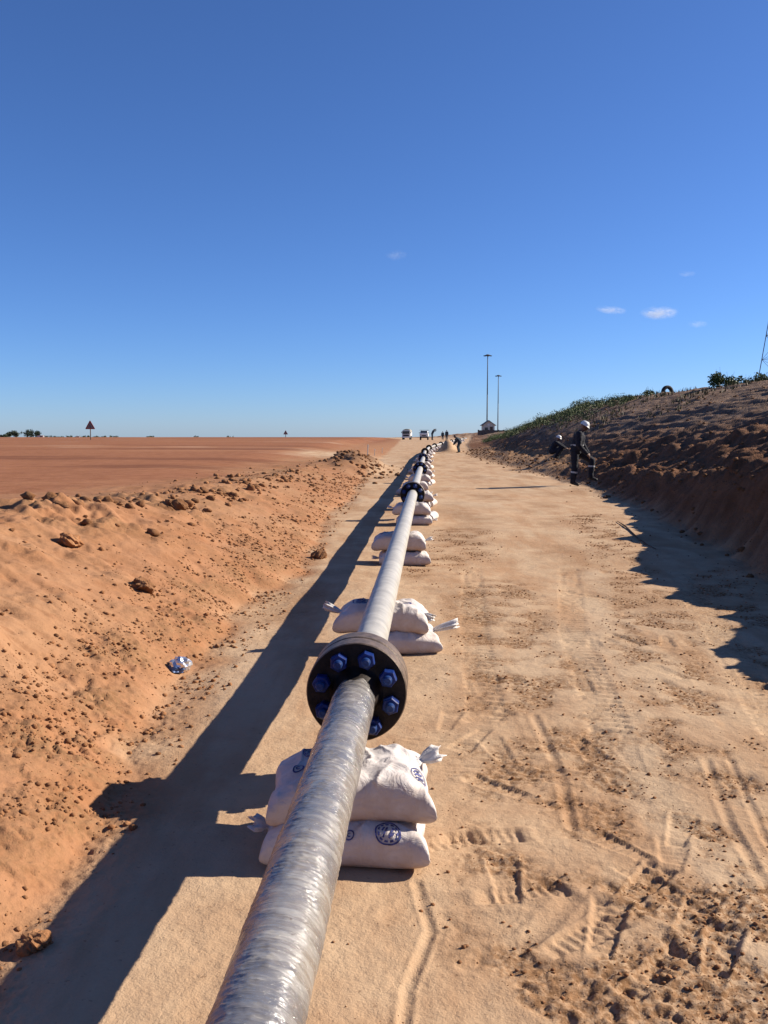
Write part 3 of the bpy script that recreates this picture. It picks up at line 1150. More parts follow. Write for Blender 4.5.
y1 = 2.84
pc, pd = pipe_at(y1)
g = zg(pc.x, y1)
bot = pc.z - PR
lowh = .142
b_ = Bag(.268, .19, lowh, 3)
o = place_bag(b_, b_.mesh(110, 80), -.12, y1 - .005, g, R(-2), 'lower white sandbag of the nearest stack, printed with a round blue emblem')
e = bpy.data.objects.new('printed_emblem', b_.decal(.52, -.86, .042, 'big', .3)); link(e, o)
e = bpy.data.objects.new('printed_emblem', b_.decal(.06, -.90, .017, 'small')); link(e, o)
add_neck(o, b_, -.97, -.35, (-1, -.25, .35), .07, 1, .028)
z2 = g + lowh - .014
b_ = Bag(.272, .192, bot - z2 - .030, 9, pipe_x=pc.x + .10, pipe_z=bot - z2, bulge=.006, lift_r=.006, lift_l=-.012)
o = place_bag(b_, b_.mesh(120, 88), -.112, y1 + .045, z2, R(2), 'upper white sandbag of the nearest stack, bulging beside the pipe with tied neck')
e = bpy.data.objects.new('printed_emblem', b_.decal(.86, -.42, .036, 'disc', .6)); link(e, o)
e = bpy.data.objects.new('printed_emblem', b_.decal(-.68, -.30, .019, 'small')); link(e, o)
e = bpy.data.objects.new('printed_emblem', b_.decal(-.52, .50, .030, 'big')); link(e, o)
add_neck(o, b_, .93, .40, (1, .35, .35), .09, 2, .030)

# second stack, just beyond the first flange
y1 = 5.52
pc, pd = pipe_at(y1)
g = zg(pc.x, y1)
bot = pc.z - PR
b_ = Bag(.27, .20, .142, 13)
o = place_bag(b_, b_.mesh(80, 56), pc.x + .07, y1, g, R(5), 'lower white sandbag just beyond the first flange, its neck trailing right')
add_neck(o, b_, .93, .05, (1, -.1, .28), .17, 3, .036)
z2 = g + .142 - .014
b_ = Bag(.30, .195, bot - z2 - .016, 15, pipe_x=.02, pipe_z=bot - z2, bulge=.008)
o = place_bag(b_, b_.mesh(80, 56), pc.x - .02, y1 + .05, z2, R(-3), 'upper white sandbag just beyond the first flange with a pointed left corner')
e = bpy.data.objects.new('printed_emblem', b_.decal(.52, -.15, .042, 'big')); link(e, o)
e = bpy.data.objects.new('printed_emblem', b_.decal(-.5, .2, .055, 'disc')); link(e, o)
add_neck(o, b_, -.95, -.1, (-1, .1, .40), .12, 4, .034)
add_neck(o, b_, .93, -.35, (1, -.5, -.35), .08, 6, .030)

# every later stack: copies of a few sack shapes
bagL = [Bag(.275, .19, .142, s) for s in (21, 23, 27)]
meL = [b.mesh(56, 40) for b in bagL]
UPH = PZ - PR - .126
bagU = [Bag(.29, .185, UPH - .014, s, pipe_x=px_, pipe_z=UPH, bulge=bl, lift_r=lr) for s, px_, bl, lr in ((31, 0, .012, .004), (35, .05, .016, .008), (39, -.05, .010, .006))]
meU = [b.mesh(56, 40) for b in bagU]
neckM = [neck_mesh(.085, s, .024) for s in (1, 2, 3)]
emM = [bagU[0].decal(.6, -.35, .045, 'big'), bagU[1].decal(-.6, -.2, .045, 'big'), bagU[2].decal(.62, .1, .05, 'disc')]
for m_ in neckM + emM:
    pass
ORD = ['first', 'second', 'third', 'fourth', 'fifth', 'sixth', 'seventh', 'eighth', 'ninth', 'tenth', 'eleventh', 'twelfth', 'thirteenth']
spots = [(9.35, 'midway between the first and second flanges'), (13.3, 'just before the second flange')]
for i in range(1, 12):
    ya, yb = F_pts[i].y, F_pts[i + 1].y
    spots += [(ya + 1.9, f'just beyond the {ORD[i]} flange'), ((ya + yb) / 2, f'midway between the {ORD[i]} and {ORD[i+1]} flanges'), (yb - 1.6, f'just before the {ORD[i+1]} flange')]
NMAT = None
for k, (y1, where) in enumerate(spots):
    pc, pd = pipe_at(y1)
    rz = -math.atan2(pd.x, pd.y)
    bot = pc.z - PR
    g = zg(pc.x, y1)
    jx = random.uniform(-.05, .08)
    a, b = k % 3, (k * 2 + 1) % 3
    o = place_bag(bagL[a], meL[a], pc.x + jx, y1 + random.uniform(-.03, .03), g, rz + R(random.uniform(-7, 7)), f'lower white sandbag of the stack {where}')
    if k < 12:
        nk = bpy.data.objects.new('tied_neck', neckM[k % 3])
        sx = 1 if k % 2 else -1
        link(nk, o, Matrix.Translation((sx * .26, -.02, .07)) @ Vector((sx, -.2, .15)).to_track_quat('Z', 'Y').to_matrix().to_4x4())
    z2 = bot - UPH
    o = place_bag(bagU[b], meU[b], pc.x - bagU[b].pipe_x, y1 + .03, z2, rz, f'upper white sandbag of the stack {where}')
    if k < 14:
        link(bpy.data.objects.new('printed_emblem', emM[b]), o)
        nk = bpy.data.objects.new('tied_neck', neckM[(k + 1) % 3])
        sx = -1 if k % 3 == 1 else 1
        link(nk, o, Matrix.Translation((sx * .275, .02, UPH * .5)) @ Vector((sx, .2, .3)).to_track_quat('Z', 'Y').to_matrix().to_4x4())
    if k >= 1 and (k < 8 or k % 2):         # a third sack leaning at the side of the stack
        sgn = 1 if k % 3 else -1
        xx = pc.x + sgn * .10
        me_ = meL[(k + 1) % 3]
        o = place_bag(None, me_, xx + sgn * .12, y1 + .52, H(xx + sgn * .12, y1 + .52) - .006, rz + R(82), f'{"right" if sgn > 0 else "left"} side white sandbag lying behind the stack {where}')

# ------------------------------------------------------------------ people
def capsule_bm(caps, balls=()):
    bm = bmesh.new()

    def hull(pts_r):
        vs = []
        for p, r in pts_r:
            vs += [bm.verts.new(Vector(q) * r + p) for q in V1]
        bmesh.ops.convex_hull(bm, input=vs)
        bmesh.ops.delete(bm, geom=[v for v in bm.verts if not v.link_faces], context='VERTS')
    for p0, r0, p1, r1 in caps:
        hull([(Vector(p0), r0), (Vector(p1), r1)])
    for p, sx, sy, sz in balls:
        bmesh.ops.create_icosphere(bm, subdivisions=3, radius=1, matrix=Matrix.Translation(p) @ Matrix.Diagonal((sx, sy, sz, 1)))
    return bm


def blend(name, bm, voxel, mat, parent, smooth=4):
    me = bpy.data.meshes.new(name)
    bmesh.ops.recalc_face_normals(bm, faces=bm.faces)
    bm.to_mesh(me)
    bm.free()
    t = bpy.data.objects.new('tmp', me)
    COL.objects.link(t)
    md = t.modifiers.new('r', 'REMESH')
    md.mode = 'VOXEL'
    md.voxel_size = voxel
    sm = t.modifiers.new('s', 'SMOOTH')
    sm.iterations = smooth
    sm.factor = .5
    dg = bpy.context.evaluated_depsgraph_get()
    me2 = bpy.data.meshes.new_from_object(t.evaluated_get(dg))
    me2.name = name
    bpy.data.objects.remove(t)
    bpy.data.meshes.remove(me)
    me2.materials.clear()
    return mesh_obj(name, me2, mat, parent, smooth=True)


def person(label, loc, rz, J, cloth, helmet=True, detail=True, scale=1.0, bands=True, group=None):
    """J: joints in metres, figure faces +X, y>0 is its left side"""
    V = {k: Vector(v) for k, v in J.items()}
    root = thing('person', label, 'person', loc, rz, group)
    root.scale = (scale,) * 3
    vx = .008 if detail else .016
    nk, hd = V['neck'], V['head']
    up = (hd - nk).normalized()
    fw = V.get('face', Vector((1, 0, 0))).normalized()
    fw = (fw - up * fw.dot(up) * .5).normalized()
    sidev = up.cross(fw).normalized()
    caps, cl = [], []
    caps += [(nk, .052, hd - up * .03, .052), (hd + up * .02, .088, hd - up * .055 + fw * .03, .06),
             (hd + fw * .085 - up * .005, .012, hd + fw * .105 - up * .03, .016), (hd + fw * .09 - up * .06, .014, hd + fw * .085 - up * .06, .014)]
    for s in (-1, 1):
        caps.append((hd + sidev * s * .085, .018, hd + sidev * s * .088 - up * .03, .014))
        caps.append((hd + fw * .085 + sidev * s * .03 + up * .012, .012, hd + fw * .085 + sidev * s * .045 + up * .012, .010))
    pel, ch = V['pelvis'], V['chest']
    caps += [(pel, .11, ch, .12), (ch, .10, nk, .05)]
    cl += [(pel + Vector((0, .06, 0)), .145, ch + Vector((0, .05, 0)), .160), (pel - Vector((0, .06, 0)), .145, ch - Vector((0, .05, 0)), .160),
           (ch, .145, nk - up * .03, .07)]
    boots = []
    for s in 'lr':
        sh, el, wr, hp, kn, an, to = (V[s + q] for q in ('shoulder', 'elbow', 'wrist', 'hip', 'knee', 'ankle', 'toe'))
        caps += [(ch, .08, sh, .055), (sh, .05, el, .042), (el, .042, wr, .028), (hp, .08, kn, .055), (kn, .052, an, .04)]
        cl += [(ch, .12, sh, .092), (sh, .092, el, .074), (el, .074, wr.lerp(el, .08), .058), (hp, .112, kn, .082), (kn, .084, kn.lerp(an, .5), .078), (kn.lerp(an, .5), .078, kn.lerp(an, .90), .070)]
        fd = (wr - el).normalized()
        hv = V.get(s + 'hand', fd).normalized()
        sv = hv.cross(Vector((0, 0, 1)))
        sv = sv.normalized() if sv.length > .1 else Vector((0, 1, 0))
        pv = hv.cross(sv)
        palm = wr + hv * .075
        caps += [(wr, .026, palm + sv * .022, .020), (wr, .026, palm - sv * .022, .020)]
        if detail:
            for k, (off, ln) in enumerate(((-.030, .068), (-.010, .080), (.010, .075), (.029, .058))):
                b0 = palm + sv * off
                b1 = b0 + hv * ln * .55 + pv * .008
                b2 = b1 + (hv * .75 + pv * .6).normalized() * ln * .5
                caps += [(b0, .0105, b1, .0098), (b1, .0098, b2, .0085)]
            t0 = wr + hv * .03 - sv * .028
            t1 = t0 + (hv * .8 - sv * .7).normalized() * .045
            caps += [(t0, .012, t1, .011), (t1, .011, t1 + (hv + pv * .3).normalized() * .032, .009)]
        bt = [(kn.lerp(an, .86), .056, an, .050), (an - (to - an).normalized() * .03, .046, to, .040), (an.lerp(to, .5), .046, to, .038)]
        boots.append(capsule_bm(bt))
    blend('body', capsule_bm(caps), vx, M['skin'], root)
    cv = blend('coverall', capsule_bm(cl), .012 if detail else .02, cloth, root)
    n = len(cv.data.vertices)
    co = np.empty(n * 3)
    cv.data.vertices.foreach_get('co', co)
    co = co.reshape(-1, 3)
    no = np.empty(n * 3)
    cv.data.vertices.foreach_get('normal', no)
    w_ = .007 * fbm(co[:, 0] * 9 + co[:, 1] * 5, co[:, 2] * 16, 3, 5)
    co = co + no.reshape(-1, 3) * w_[:, None]
    cv.data.vertices.foreach_set('co', co.ravel())
    for b in boots:
        bb = blend('boot', b, .012, M['boot'], root)
    if helmet:
        bm = bmesh.new()
        prof = [(.128, -.012), (.132, -.006), (.118, .0), (.115, .02), (.108, .055), (.088, .090), (.055, .112), (.02, .120), (.0005, .121)]
        lathe(bm, prof, 40)
        for q in bm.verts:
            if q.co.z < .002 and q.co.x > .02:
                q.co.x *= 1 + .20 * max(0, q.co.x / .13) ** 2
                q.co.z -= .014 * max(0, q.co.x / .13) ** 2
            q.co.x *= 1.12
        box(bm, (0, 0, .112), (.16, .022, .022), None, .006)
        m3 = Matrix((fw, sidev, up)).transposed()
        bm_obj('hard_hat', bm, M['helmet'], root, Matrix.Translation(hd + up * .035) @ m3.to_4x4() @ Matrix.Scale(.90, 4), smooth=True)
    else:
        bmh = capsule_bm([(hd + up * .035 - fw * .02, .092, hd + up * .0 - fw * .035, .085)])
        blend('hair', bmh, .016, M['black'], root)
    if bands:
        for a_, b_, t, r in BANDS:
            p, q = V[a_], V[b_]
            bm = bmesh.new()
            c = p.lerp(q, t)
            dv = (q - p).normalized()
            tube(bm, c - dv * .02, c + dv * .02, r - .002 + .012 * ('shoulder' in a_), r - .002 + .012 * ('shoulder' in a_), 24)
            bm_obj('reflective_band', bm, M['band'], root, smooth=False)
        bm = bmesh.new()
        c = pel.lerp(ch, .45)
        lathe(bm, [(.160, -.02), (.163, -.015), (.163, .015), (.160, .02)], 32)
        for q in bm.verts:
            q.co.y *= 1.32
            q.co.x *= .98
        bm_obj('waist_band', bm, M['band'], root, Matrix.Translation(c))
    return root


BANDS = [('lknee', 'lankle', .32, .087), ('rknee', 'rankle', .32, .087)]
# main inspector: right leg planted, left leg stepped up on the berm; looks down ahead
px, py = 4.78, 22.4
gz = H(px, py)
gz2 = H(px + .50, py - .05)
print('person ground', gz, gz2)
st = max(.12, gz2 - gz)
JM = dict(pelvis=(.06, 0, .90), chest=(.14, 0, 1.20), neck=(.19, 0, 1.385), head=(.255, 0, 1.505), face=(.85, -.15, -.45),
          lshoulder=(.15, .18, 1.31), lelbow=(.22, .25, 1.05), lwrist=(.36, .20, .84),
          rshoulder=(.14, -.18, 1.31), relbow=(.13, -.24, 1.03), rwrist=(.33, -.17, .82),
          rhip=(.04, -.09, .88), rknee=(.045, -.12, .48), rankle=(.0, -.12, .09), rtoe=(.13, -.16, .045),
          lhip=(.08, .09, .88), lknee=(.47, .08, .60 + st * .35), lankle=(.44, .08, .09 + st), ltoe=(.58, .07, .045 + st))
JM = dict(JM)
# put the stepping leg on the side away from the planted one as seen from the road
person('worker in navy coverall and white hard hat, one foot up on the berm', (px, py, gz), R(-12), JM, M['navy'])


def pose(kind):
    if kind == 'stand':
        return dict(pelvis=(0, 0, .92), chest=(.01, 0, 1.24), neck=(.01, 0, 1.43), head=(.03, 0, 1.56), face=(1, 0, -.1),
                    lshoulder=(0, .19, 1.36), lelbow=(-.02, .25, 1.08), lwrist=(.05, .25, .83), rshoulder=(0, -.19, 1.36), relbow=(-.02, -.25, 1.08), rwrist=(.05, -.25, .83),
                    lhip=(0, .09, .9), lknee=(.02, .10, .49), lankle=(-.01, .11, .09), ltoe=(.13, .13, .045), rhip=(0, -.09, .9), rknee=(.02, -.10, .49), rankle=(-.01, -.11, .09), rtoe=(.13, -.13, .045))
    if kind == 'reach':      # leaning with one arm raised
        d = pose('stand')
        d.update(chest=(.14, 0, 1.22), neck=(.24, 0, 1.38), head=(.32, 0, 1.50), lshoulder=(.18, .17, 1.34), rshoulder=(.18, -.17, 1.34), lelbow=(.42, .15, 1.44), lwrist=(.62, .10, 1.60), relbow=(.40, -.2, 1.30), rwrist=(.58, -.12, 1.46))
        return d
    if kind == 'bend':       # stooping over, arms hanging down in front
        return dict(pelvis=(-.10, 0, .82), chest=(.10, 0, 1.07), neck=(.22, 0, 1.20), head=(.32, 0, 1.28), face=(.7, 0, -.7),
                    lshoulder=(.15, .18, 1.15), lelbow=(.24, .22, .88), lwrist=(.38, .17, .68), rshoulder=(.15, -.18, 1.15), relbow=(.24, -.22, .88), rwrist=(.38, -.17, .68),
                    lhip=(-.06, .09, .83), lknee=(.06, .12, .46), lankle=(-.02, .13, .09), ltoe=(.12, .15, .045), rhip=(-.06, -.09, .83), rknee=(.04, -.12, .46), rankle=(-.06, -.13, .09), rtoe=(.08, -.15, .045))
    if kind == 'squat':
        return dict(pelvis=(-.12, 0, .34), chest=(.02, 0, .64), neck=(.10, 0, .80), head=(.15, 0, .92), face=(1, 0, -.35),
                    lshoulder=(.05, .18, .74), lelbow=(.28, .22, .60), lwrist=(.46, .14, .50), rshoulder=(.05, -.18, .74), relbow=(.28, -.22, .60), rwrist=(.46, -.14, .50),
                    lhip=(-.10, .10, .33), lknee=(.28, .20, .47), lankle=(.06, .18, .09), ltoe=(.20, .22, .045), rhip=(-.10, -.10, .33), rknee=(.28, -.20, .47), rankle=(.06, -.18, .09), rtoe=(.20, -.22, .045))


def on_px(px, dist):
    x = (px - 384) / 885 * dist
    return x, dist, H(x, dist)


person('worker in white hard hat squatting on the dark berm behind the standing man', on_px(554.5, 33), R(-20), pose('squat'), M['navy'], detail=False, bands=False, scale=.84)
person('person in dark clothes stooping beside the pale sand pile', on_px(458.5, 58.5), R(165), pose('bend'), M['dark_cloth'], helmet=False, detail=False, bands=False, scale=.84)
person('person in dark clothes standing alone just left of a wider figure, far along the pipe', on_px(442.5, 165), R(-95), pose('stand'), M['dark_cloth'], helmet=False, detail=False, bands=False, scale=.95)
person('taller dark figure standing farther right of the distant pair', on_px(446.5, 150), R(-120), pose('stand'), M['dark_cloth'], helmet=False, detail=False, bands=False, scale=1.02)
person('worker in dark teal clothes reaching upward beside the white van', on_px(432, 150), R(20), pose('reach'), M['dark_cloth'], helmet=False, detail=False, bands=False, scale=1.18)

# ------------------------------------------------------------------ vehicles
def wheel(parent, x, y, z, r, wd):
    bm = bmesh.new()
    lathe(bm, [(r * .55, -wd / 2), (r * .93, -wd / 2), (r, -wd / 2 + .03), (r, wd / 2 - .03), (r * .93, wd / 2), (r * .55, wd / 2)], 24)
    m4 = Matrix.Translation((x, y, z)) @ Matrix.Rotation(PI / 2, 4, 'Y')
    wh = bm_obj('wheel', bm, M['tyre'], parent, m4, smooth=True)
    bm = bmesh.new()
    lathe(bm, [(.001, -wd * .3), (r * .5, -wd * .4), (r * .56, -wd * .45), (r * .56, wd * .45), (r * .5, wd * .4), (.001, wd * .3)], 20)
    bm_obj('rim', bm, M['steel'], wh)


def truck():
    x, y, z = on_px(406.0, 185)
    t = thing('cargo_truck', 'white cargo truck with a canvas covered load at the plain edge, seen from the front', 'truck', (x, y, z), R(-5))
    t.scale = (.80, .9, .92)
    bm = bmesh.new()
    box(bm, (0, .9, 1.35), (2.15, 1.7, 1.5), None, .12)
    bm_obj('cab', bm, M['white_paint'], t)
    bm = bmesh.new()
    box(bm, (0, .035, 1.62), (1.85, .03, .62), None, .01)
    bm_obj('windscreen', bm, M['dark_glass'], t)
    bm = bmesh.new()
    box(bm, (0, .03, .98), (1.5, .05, .34), None, .01)
    for k in range(4):
        box(bm, (0, .0, .86 + k * .08), (1.4, .02, .02))
    bm_obj('grille', bm, M['black'], t)
    bm = bmesh.new()
    box(bm, (0, -.02, .55), (2.2, .16, .26), None, .03)
    bm_obj('bumper', bm, M['white_paint'], t)
    for s in (-1, 1):
        bm = bmesh.new()
        box(bm, (s * .88, .025, .92), (.26, .06, .2), None, .02)
        bm_obj('headlight', bm, M['lens'], t)
        bm = bmesh.new()
        box(bm, (s * 1.2, .25, 1.65), (.16, .06, .36), None, .02)
        tube(bm, (s * 1.07, .3, 1.75), (s * 1.2, .27, 1.75), .015)
        bm_obj('mirror', bm, M['black'], t)
    bm = bmesh.new()
    box(bm, (0, 4.4, .75), (2.0, 5.6, .2), None, .02)
    bm_obj('chassis', bm, M['black'], t)
    bm = bmesh.new()
    box(bm, (0, 4.5, 1.25), (2.25, 5.0, .8), None, .03)
    bm_obj('cargo_body', bm, M['white_paint'], t)
    bm = bmesh.new()
    n_ = 14
    for yy in (2.1, 6.9):
        vs = [bm.verts.new((1.08 * math.cos(PI * k / n_), yy, 1.66 + .78 * math.sin(PI * k / n_) ** .6)) for k in range(n_ + 1)]
        bm.faces.new(vs)
    bm.verts.ensure_lookup_table()
    for k in range(n_):
        bm.faces.new((bm.verts[k], bm.verts[k + 1], bm.verts[n_ + 2 + k], bm.verts[n_ + 1 + k]))
    bm_obj('canvas_cover', bm, M['canvas'], t)
    for yy in (.95, 4.6, 5.8):
        for s in (-1, 1):
            wheel(t, s * .92, yy, .48, .48, .28)


def van():
    x, y, z = on_px(423.6, 158)
    t = thing('minibus', 'white minibus with a wide dark roof rack parked right of the truck', 'minibus', (x, y, z), R(-5))
    t.scale = (.84, .9, .9)
    bm = bmesh.new()
    box(bm, (0, 2.3, 1.02), (1.78, 4.4, .72), None, .10)
    bm_obj('body', bm, M['white_paint'], t)
    bm = bmesh.new()
    vs0 = [(-.84, .55, 1.36), (.84, .55, 1.36), (.84, 4.4, 1.36), (-.84, 4.4, 1.36)]
    vs1 = [(-.70, 1.05, 1.86), (.70, 1.05, 1.86), (.72, 4.2, 1.86), (-.72, 4.2, 1.86)]
    a = [bm.verts.new(q) for q in vs0]
    b = [bm.verts.new(q) for q in vs1]
    for k in range(4):
        bm.faces.new((a[k], a[(k + 1) % 4], b[(k + 1) % 4], b[k]))
    bm.faces.new(b)
    bm_obj('roof', bm, M['white_paint'], t)
    bm = bmesh.new()
    nrm = Vector((0, -.5, .5)).normalized() * .012
    vs = [bm.verts.new(Vector(q) + nrm) for q in ((-.74, .61, 1.42), (.74, .61, 1.42), (.64, .99, 1.80), (-.64, .99, 1.80))]
    f = bm.faces.new(vs)
    ex = bmesh.ops.extrude_face_region(bm, geom=[f])
    bmesh.ops.translate(bm, vec=nrm, verts=[q for q in ex['geom'] if isinstance(q, bmesh.types.BMVert)])
    bm_obj('windscreen', bm, M['dark_glass'], t)
    for s in (-1, 1):
        bm = bmesh.new()
        box(bm, (s * .66, .08, .98), (.3, .05, .17), None, .015)
        bm_obj('headlight', bm, M['lens'], t)
        bm = bmesh.new()
        box(bm, (s * .99, .95, 1.42), (.2, .07, .16), None, .02)
        bm_obj('mirror', bm, M['black'], t)
    bm = bmesh.new()
    box(bm, (0, .075, .92), (.86, .04, .16), None, .01)
    bm_obj('grille', bm, M['black'], t)
    bm = bmesh.new()
    box(bm, (0, .03, .55), (1.75, .14, .26), None, .03)
    bm_obj('bumper', bm, M['black'], t)
    bm = bmesh.new()
    for yy in (1.3, 2.2, 3.1, 4.0):
        box(bm, (0, yy, 1.97), (2.0, .06, .05))
    for s in (-1, 1):
        box(bm, (s * .98, 2.65, 1.985), (.05, 2.9, .05))
        for yy in (1.3, 4.0):
            tube(bm, (s * .66, yy, 1.86), (s * .66, yy, 1.96), .02)
    bm_obj('roof_rack', bm, M['black'], t)
    for yy in (.95, 3.7):
        for s in (-1, 1):
            wheel(t, s * .78, yy, .34, .34, .22)


truck()
van()

# ------------------------------------------------------------------ guard house, wall, masts, tower
def house():
    x, y = (488.3 - 384) / 885 * 250, 250
    z = H(x, y)
    t = thing('guard_house', 'small tan gabled guard house on the rise below the masts', 'house', (x, y, z), 0)
    bm = bmesh.new()
    W, D, Hh, G = 3.3, 3.6, 2.5, 3.7
    pts = [(-W / 2, 0), (W / 2, 0), (W / 2, Hh), (0, G - .1), (-W / 2, Hh)]
    a = [bm.verts.new((p, 0, q)) for p, q in pts]
    b = [bm.verts.new((p, D, q)) for p, q in pts]
    bm.faces.new(a)
    bm.faces.new(b)
    for k in range(5):
        bm.faces.new((a[k], a[(k + 1) % 5], b[(k + 1) % 5], b[k]))
    bm_obj('wall', bm, M['plaster'], t)
    for s in (-1, 1):
        bm = bmesh.new()
        box(bm, (s * W * .31, D / 2, Hh + .50), (2.55, D + .8, .12), Matrix.Rotation(s * R(35), 3, 'Y'))
        bm_obj('roof', bm, M['roof'], t)
    bm = bmesh.new()
    tube(bm, (0, -.03, 2.55), (0, .02, 2.55), .36, .36, 24)
    bm_obj('gable_window', bm, M['white_paint'], t)
    bm = bmesh.new()
    box(bm, (.75, -.02, 1.0), (.8, .05, 1.95), None, .01)
    d_ = bm_obj('door', bm, M['wood'], t)
    bm = bmesh.new()
    box(bm, (.45, -.07, 1.0), (.05, .06, .14))
    bm_obj('handle', bm, M['steel'], d_)
    bm = bmesh.new()
    box(bm, (-.7, -.02, 1.35), (.9, .05, .8), None, .01)
    bm_obj('window', bm, M['dark_glass'], t)


house()
bm = bmesh.new()
x0, x1 = (478 - 384) / 885 * 244, (523 - 384) / 885 * 244
zb = H((x0 + x1) / 2, 244)
n_ = 9
for k in range(n_):
    xa = x0 + (x1 - x0) * (k + .5) / n_
    box(bm, (xa, 244, zb - .25), ((x1 - x0) / n_ + .002 if k % 2 else (x1 - x0) / n_, .22, 1.3))
    box(bm, (x0 + (x1 - x0) * k / n_, 244, zb - .22), (.36, .36, 1.5))
tag(bm_obj('boundary_wall', bm, M['dark_wall']), 'low dark brown boundary wall running right from the guard house', 'wall')


def mast(px, dist, top_py, label):
    x = (px - 384) / 885 * dist
    z = H(x, dist)
    top = CAM_H + (432 - top_py) / 885 * dist
    h = top - z
    t = thing('high_mast_light', label, 'lamp mast', (x, dist, z), 0, 'tall lighting masts beside the guard house')
    bm = bmesh.new()
    tube(bm, (0, 0, 0), (0, 0, h * .5), .20, .16, 12)
    tube(bm, (0, 0, h * .5), (0, 0, h), .16, .11, 12)
    bm_obj('pole', bm, M['steel'], t, smooth=True)
    bm = bmesh.new()
    lathe(bm, [(.16, -.3), (.75, -.12), (.8, 0), (.5, .18), (.12, .3)], 20)
    hd = bm_obj('lamp_head', bm, M['steel'], t, Matrix.Translation((0, 0, h)))
    for k in range(6):
        a = k * PI / 3 + .3
        bm = bmesh.new()
        box(bm, (math.cos(a) * .95, math.sin(a) * .6, -.15), (.55, .4, .25), Matrix.Rotation(a, 3, 'Z'), .04)
        bm_obj('floodlight', bm, M['black'], hd)


mast(486.5, 255, 356.5, 'taller lighting mast directly behind the guard house')
mast(497.3, 330, 376.5, 'shorter looking lighting mast right of the guard house')


def tower():
    D = 150
    x = (793 - 384) / 885 * D
    z = H(x, D)
    t = thing('lattice_tower', 'steel lattice tower leg rising behind the hill at the right edge', 'tower', (x, D, z - .3))
    Ht, w0 = 52, 5.6
    leg = lambda sx, sy, h: Vector((sx * w0 * (1 - h / Ht * .94), sy * w0 * (1 - h / Ht * .94), h))
    for sx in (-1, 1):
        for sy in (-1, 1):
            bm = bmesh.new()
            tube(bm, leg(sx, sy, 0), leg(sx, sy, Ht), .08, .05, 6)
            bm_obj('leg', bm, M['steel'], t)
    bm = bmesh.new()
    hs = [0, 5, 9.5, 13.5, 17.5, 21, 24.5, 28, 31, 34, 37, 39.5, 42, 44.5, 47, 49, 51]
    cs = [(-1, -1), (1, -1), (1, 1), (-1, 1)]
    for a, b in zip(hs[:-1], hs[1:]):
        for k in range(4):
            c0, c1 = cs[k], cs[(k + 1) % 4]
            tube(bm, leg(*c0, a), leg(*c1, b), .028, .028, 5)
            tube(bm, leg(*c1, a), leg(*c0, b), .028, .028, 5)
            tube(bm, leg(*c0, b), leg(*c1, b), .025, .025, 5)
    bm_obj('bracing', bm, M['steel'], t)


tower()


# ------------------------------------------------------------------ signs and stakes
def warning_sign(px, dist, top_py, size, label):
    x = (px - 384) / 885 * dist
    z = H(x, dist)
    top = CAM_H + (432 - top_py) / 885 * dist
    t = thing('warning_sign', label, 'road sign', (x, dist, z), R(3), 'triangular warning signs on the plain')
    hgt = size * .9
    c = top - z - hgt

    def tri(s, y0, y1):
        bm = bmesh.new()
        cz = c + hgt / 3
        pts = []
        for cx, cy in ((-size / 2, c), (size / 2, c), (0, c + hgt)):
            ctr = Vector((0, 0, cz))
            p = ctr + (Vector((cx, 0, cy)) - ctr) * s
            for k in (-1, 0, 1):       # clipped round corner
                d_ = (p - ctr).normalized()
                sd = Vector((d_.z, 0, -d_.x))
                pts.append(p - d_ * size * .05 * (1 if k else .35) + sd * size * .05 * -k * (1))
        a = [bm.verts.new((q.x, y0, q.z)) for q in pts]
        b = [bm.verts.new((q.x, y1, q.z)) for q in pts]
        bmesh.ops.convex_hull(bm, input=a + b)
        return bm
    bm_obj('sign_plate', tri(1.0, -.02, .02), M['sign_red'], t)
    bm_obj('sign_face', tri(.62, -.034, -.023), M['sign_grey'], t)
    bm = bmesh.new()
    box(bm, (0, -.04, c + hgt * .36), (size * .06, .008, hgt * .24))
    box(bm, (0, -.04, c + hgt * .17), (size * .06, .008, hgt * .07))
    bm_obj('pictogram', bm, M['black'], t)
    bm = bmesh.new()
    tube(bm, (0, .06, -.3), (0, .06, c + hgt * .8), .05, .05, 8)
    bm_obj('post', bm, M['wood'], t)


warning_sign(91.5, 98, 420.5, 1.05, 'larger red triangular warning sign on a post near the distant trees')
warning_sign(286, 148, 430.3, .75, 'smaller red triangular warning sign on the bare skyline left of the truck')


def stake(px, dist, hgt, label):
    x, y, z = on_px(px, dist)
    bm = bmesh.new()
    box(bm, (0, 0, hgt / 2 - .05), (.032, .032, hgt + .1), None, .006)
    box(bm, (0, 0, hgt - .06), (.038, .038, .10), None, .004)
    o = bm_obj('survey_stake', bm, M['stake'])
    o.location = (x, y, z)
    o.rotation_euler = (R(2), R(3), .4)
    tag(o, label, 'stake', 'pale survey stakes by the spoil heap')


stake(367.5, 33, .42, 'nearer pale survey stake standing in the small spoil heap')
stake(374.5, 48, .38, 'farther pale survey stake beyond the small spoil heap')
stake(382, 56, .36, 'thin pale survey stake closest to the pipe shadow far end')

# stick on the road, tyre on the hill, foil wrapper
pts = [px_ground(q, r_) for q, r_ in ((617, 521), (626, 529), (636, 537), (646, 544), (656, 551))]
bm = bmesh.new()
pp = [Vector((q[0], q[1], H(*q) + .010 + (.008 if i == 1 else 0))) for i, q in enumerate(pts)]
for i in range(4):
    r0 = [.004, .013, .009, .007, .004][i]
    r1 = [.004, .013, .009, .007, .004][i + 1]
    tube(bm, pp[i], pp[i + 1], r0, r1, 9)
tag(bm_obj('dry_branch', bm, M['wood'], smooth=True), 'thin dark branch lying on the road by the berm shadow', 'branch')


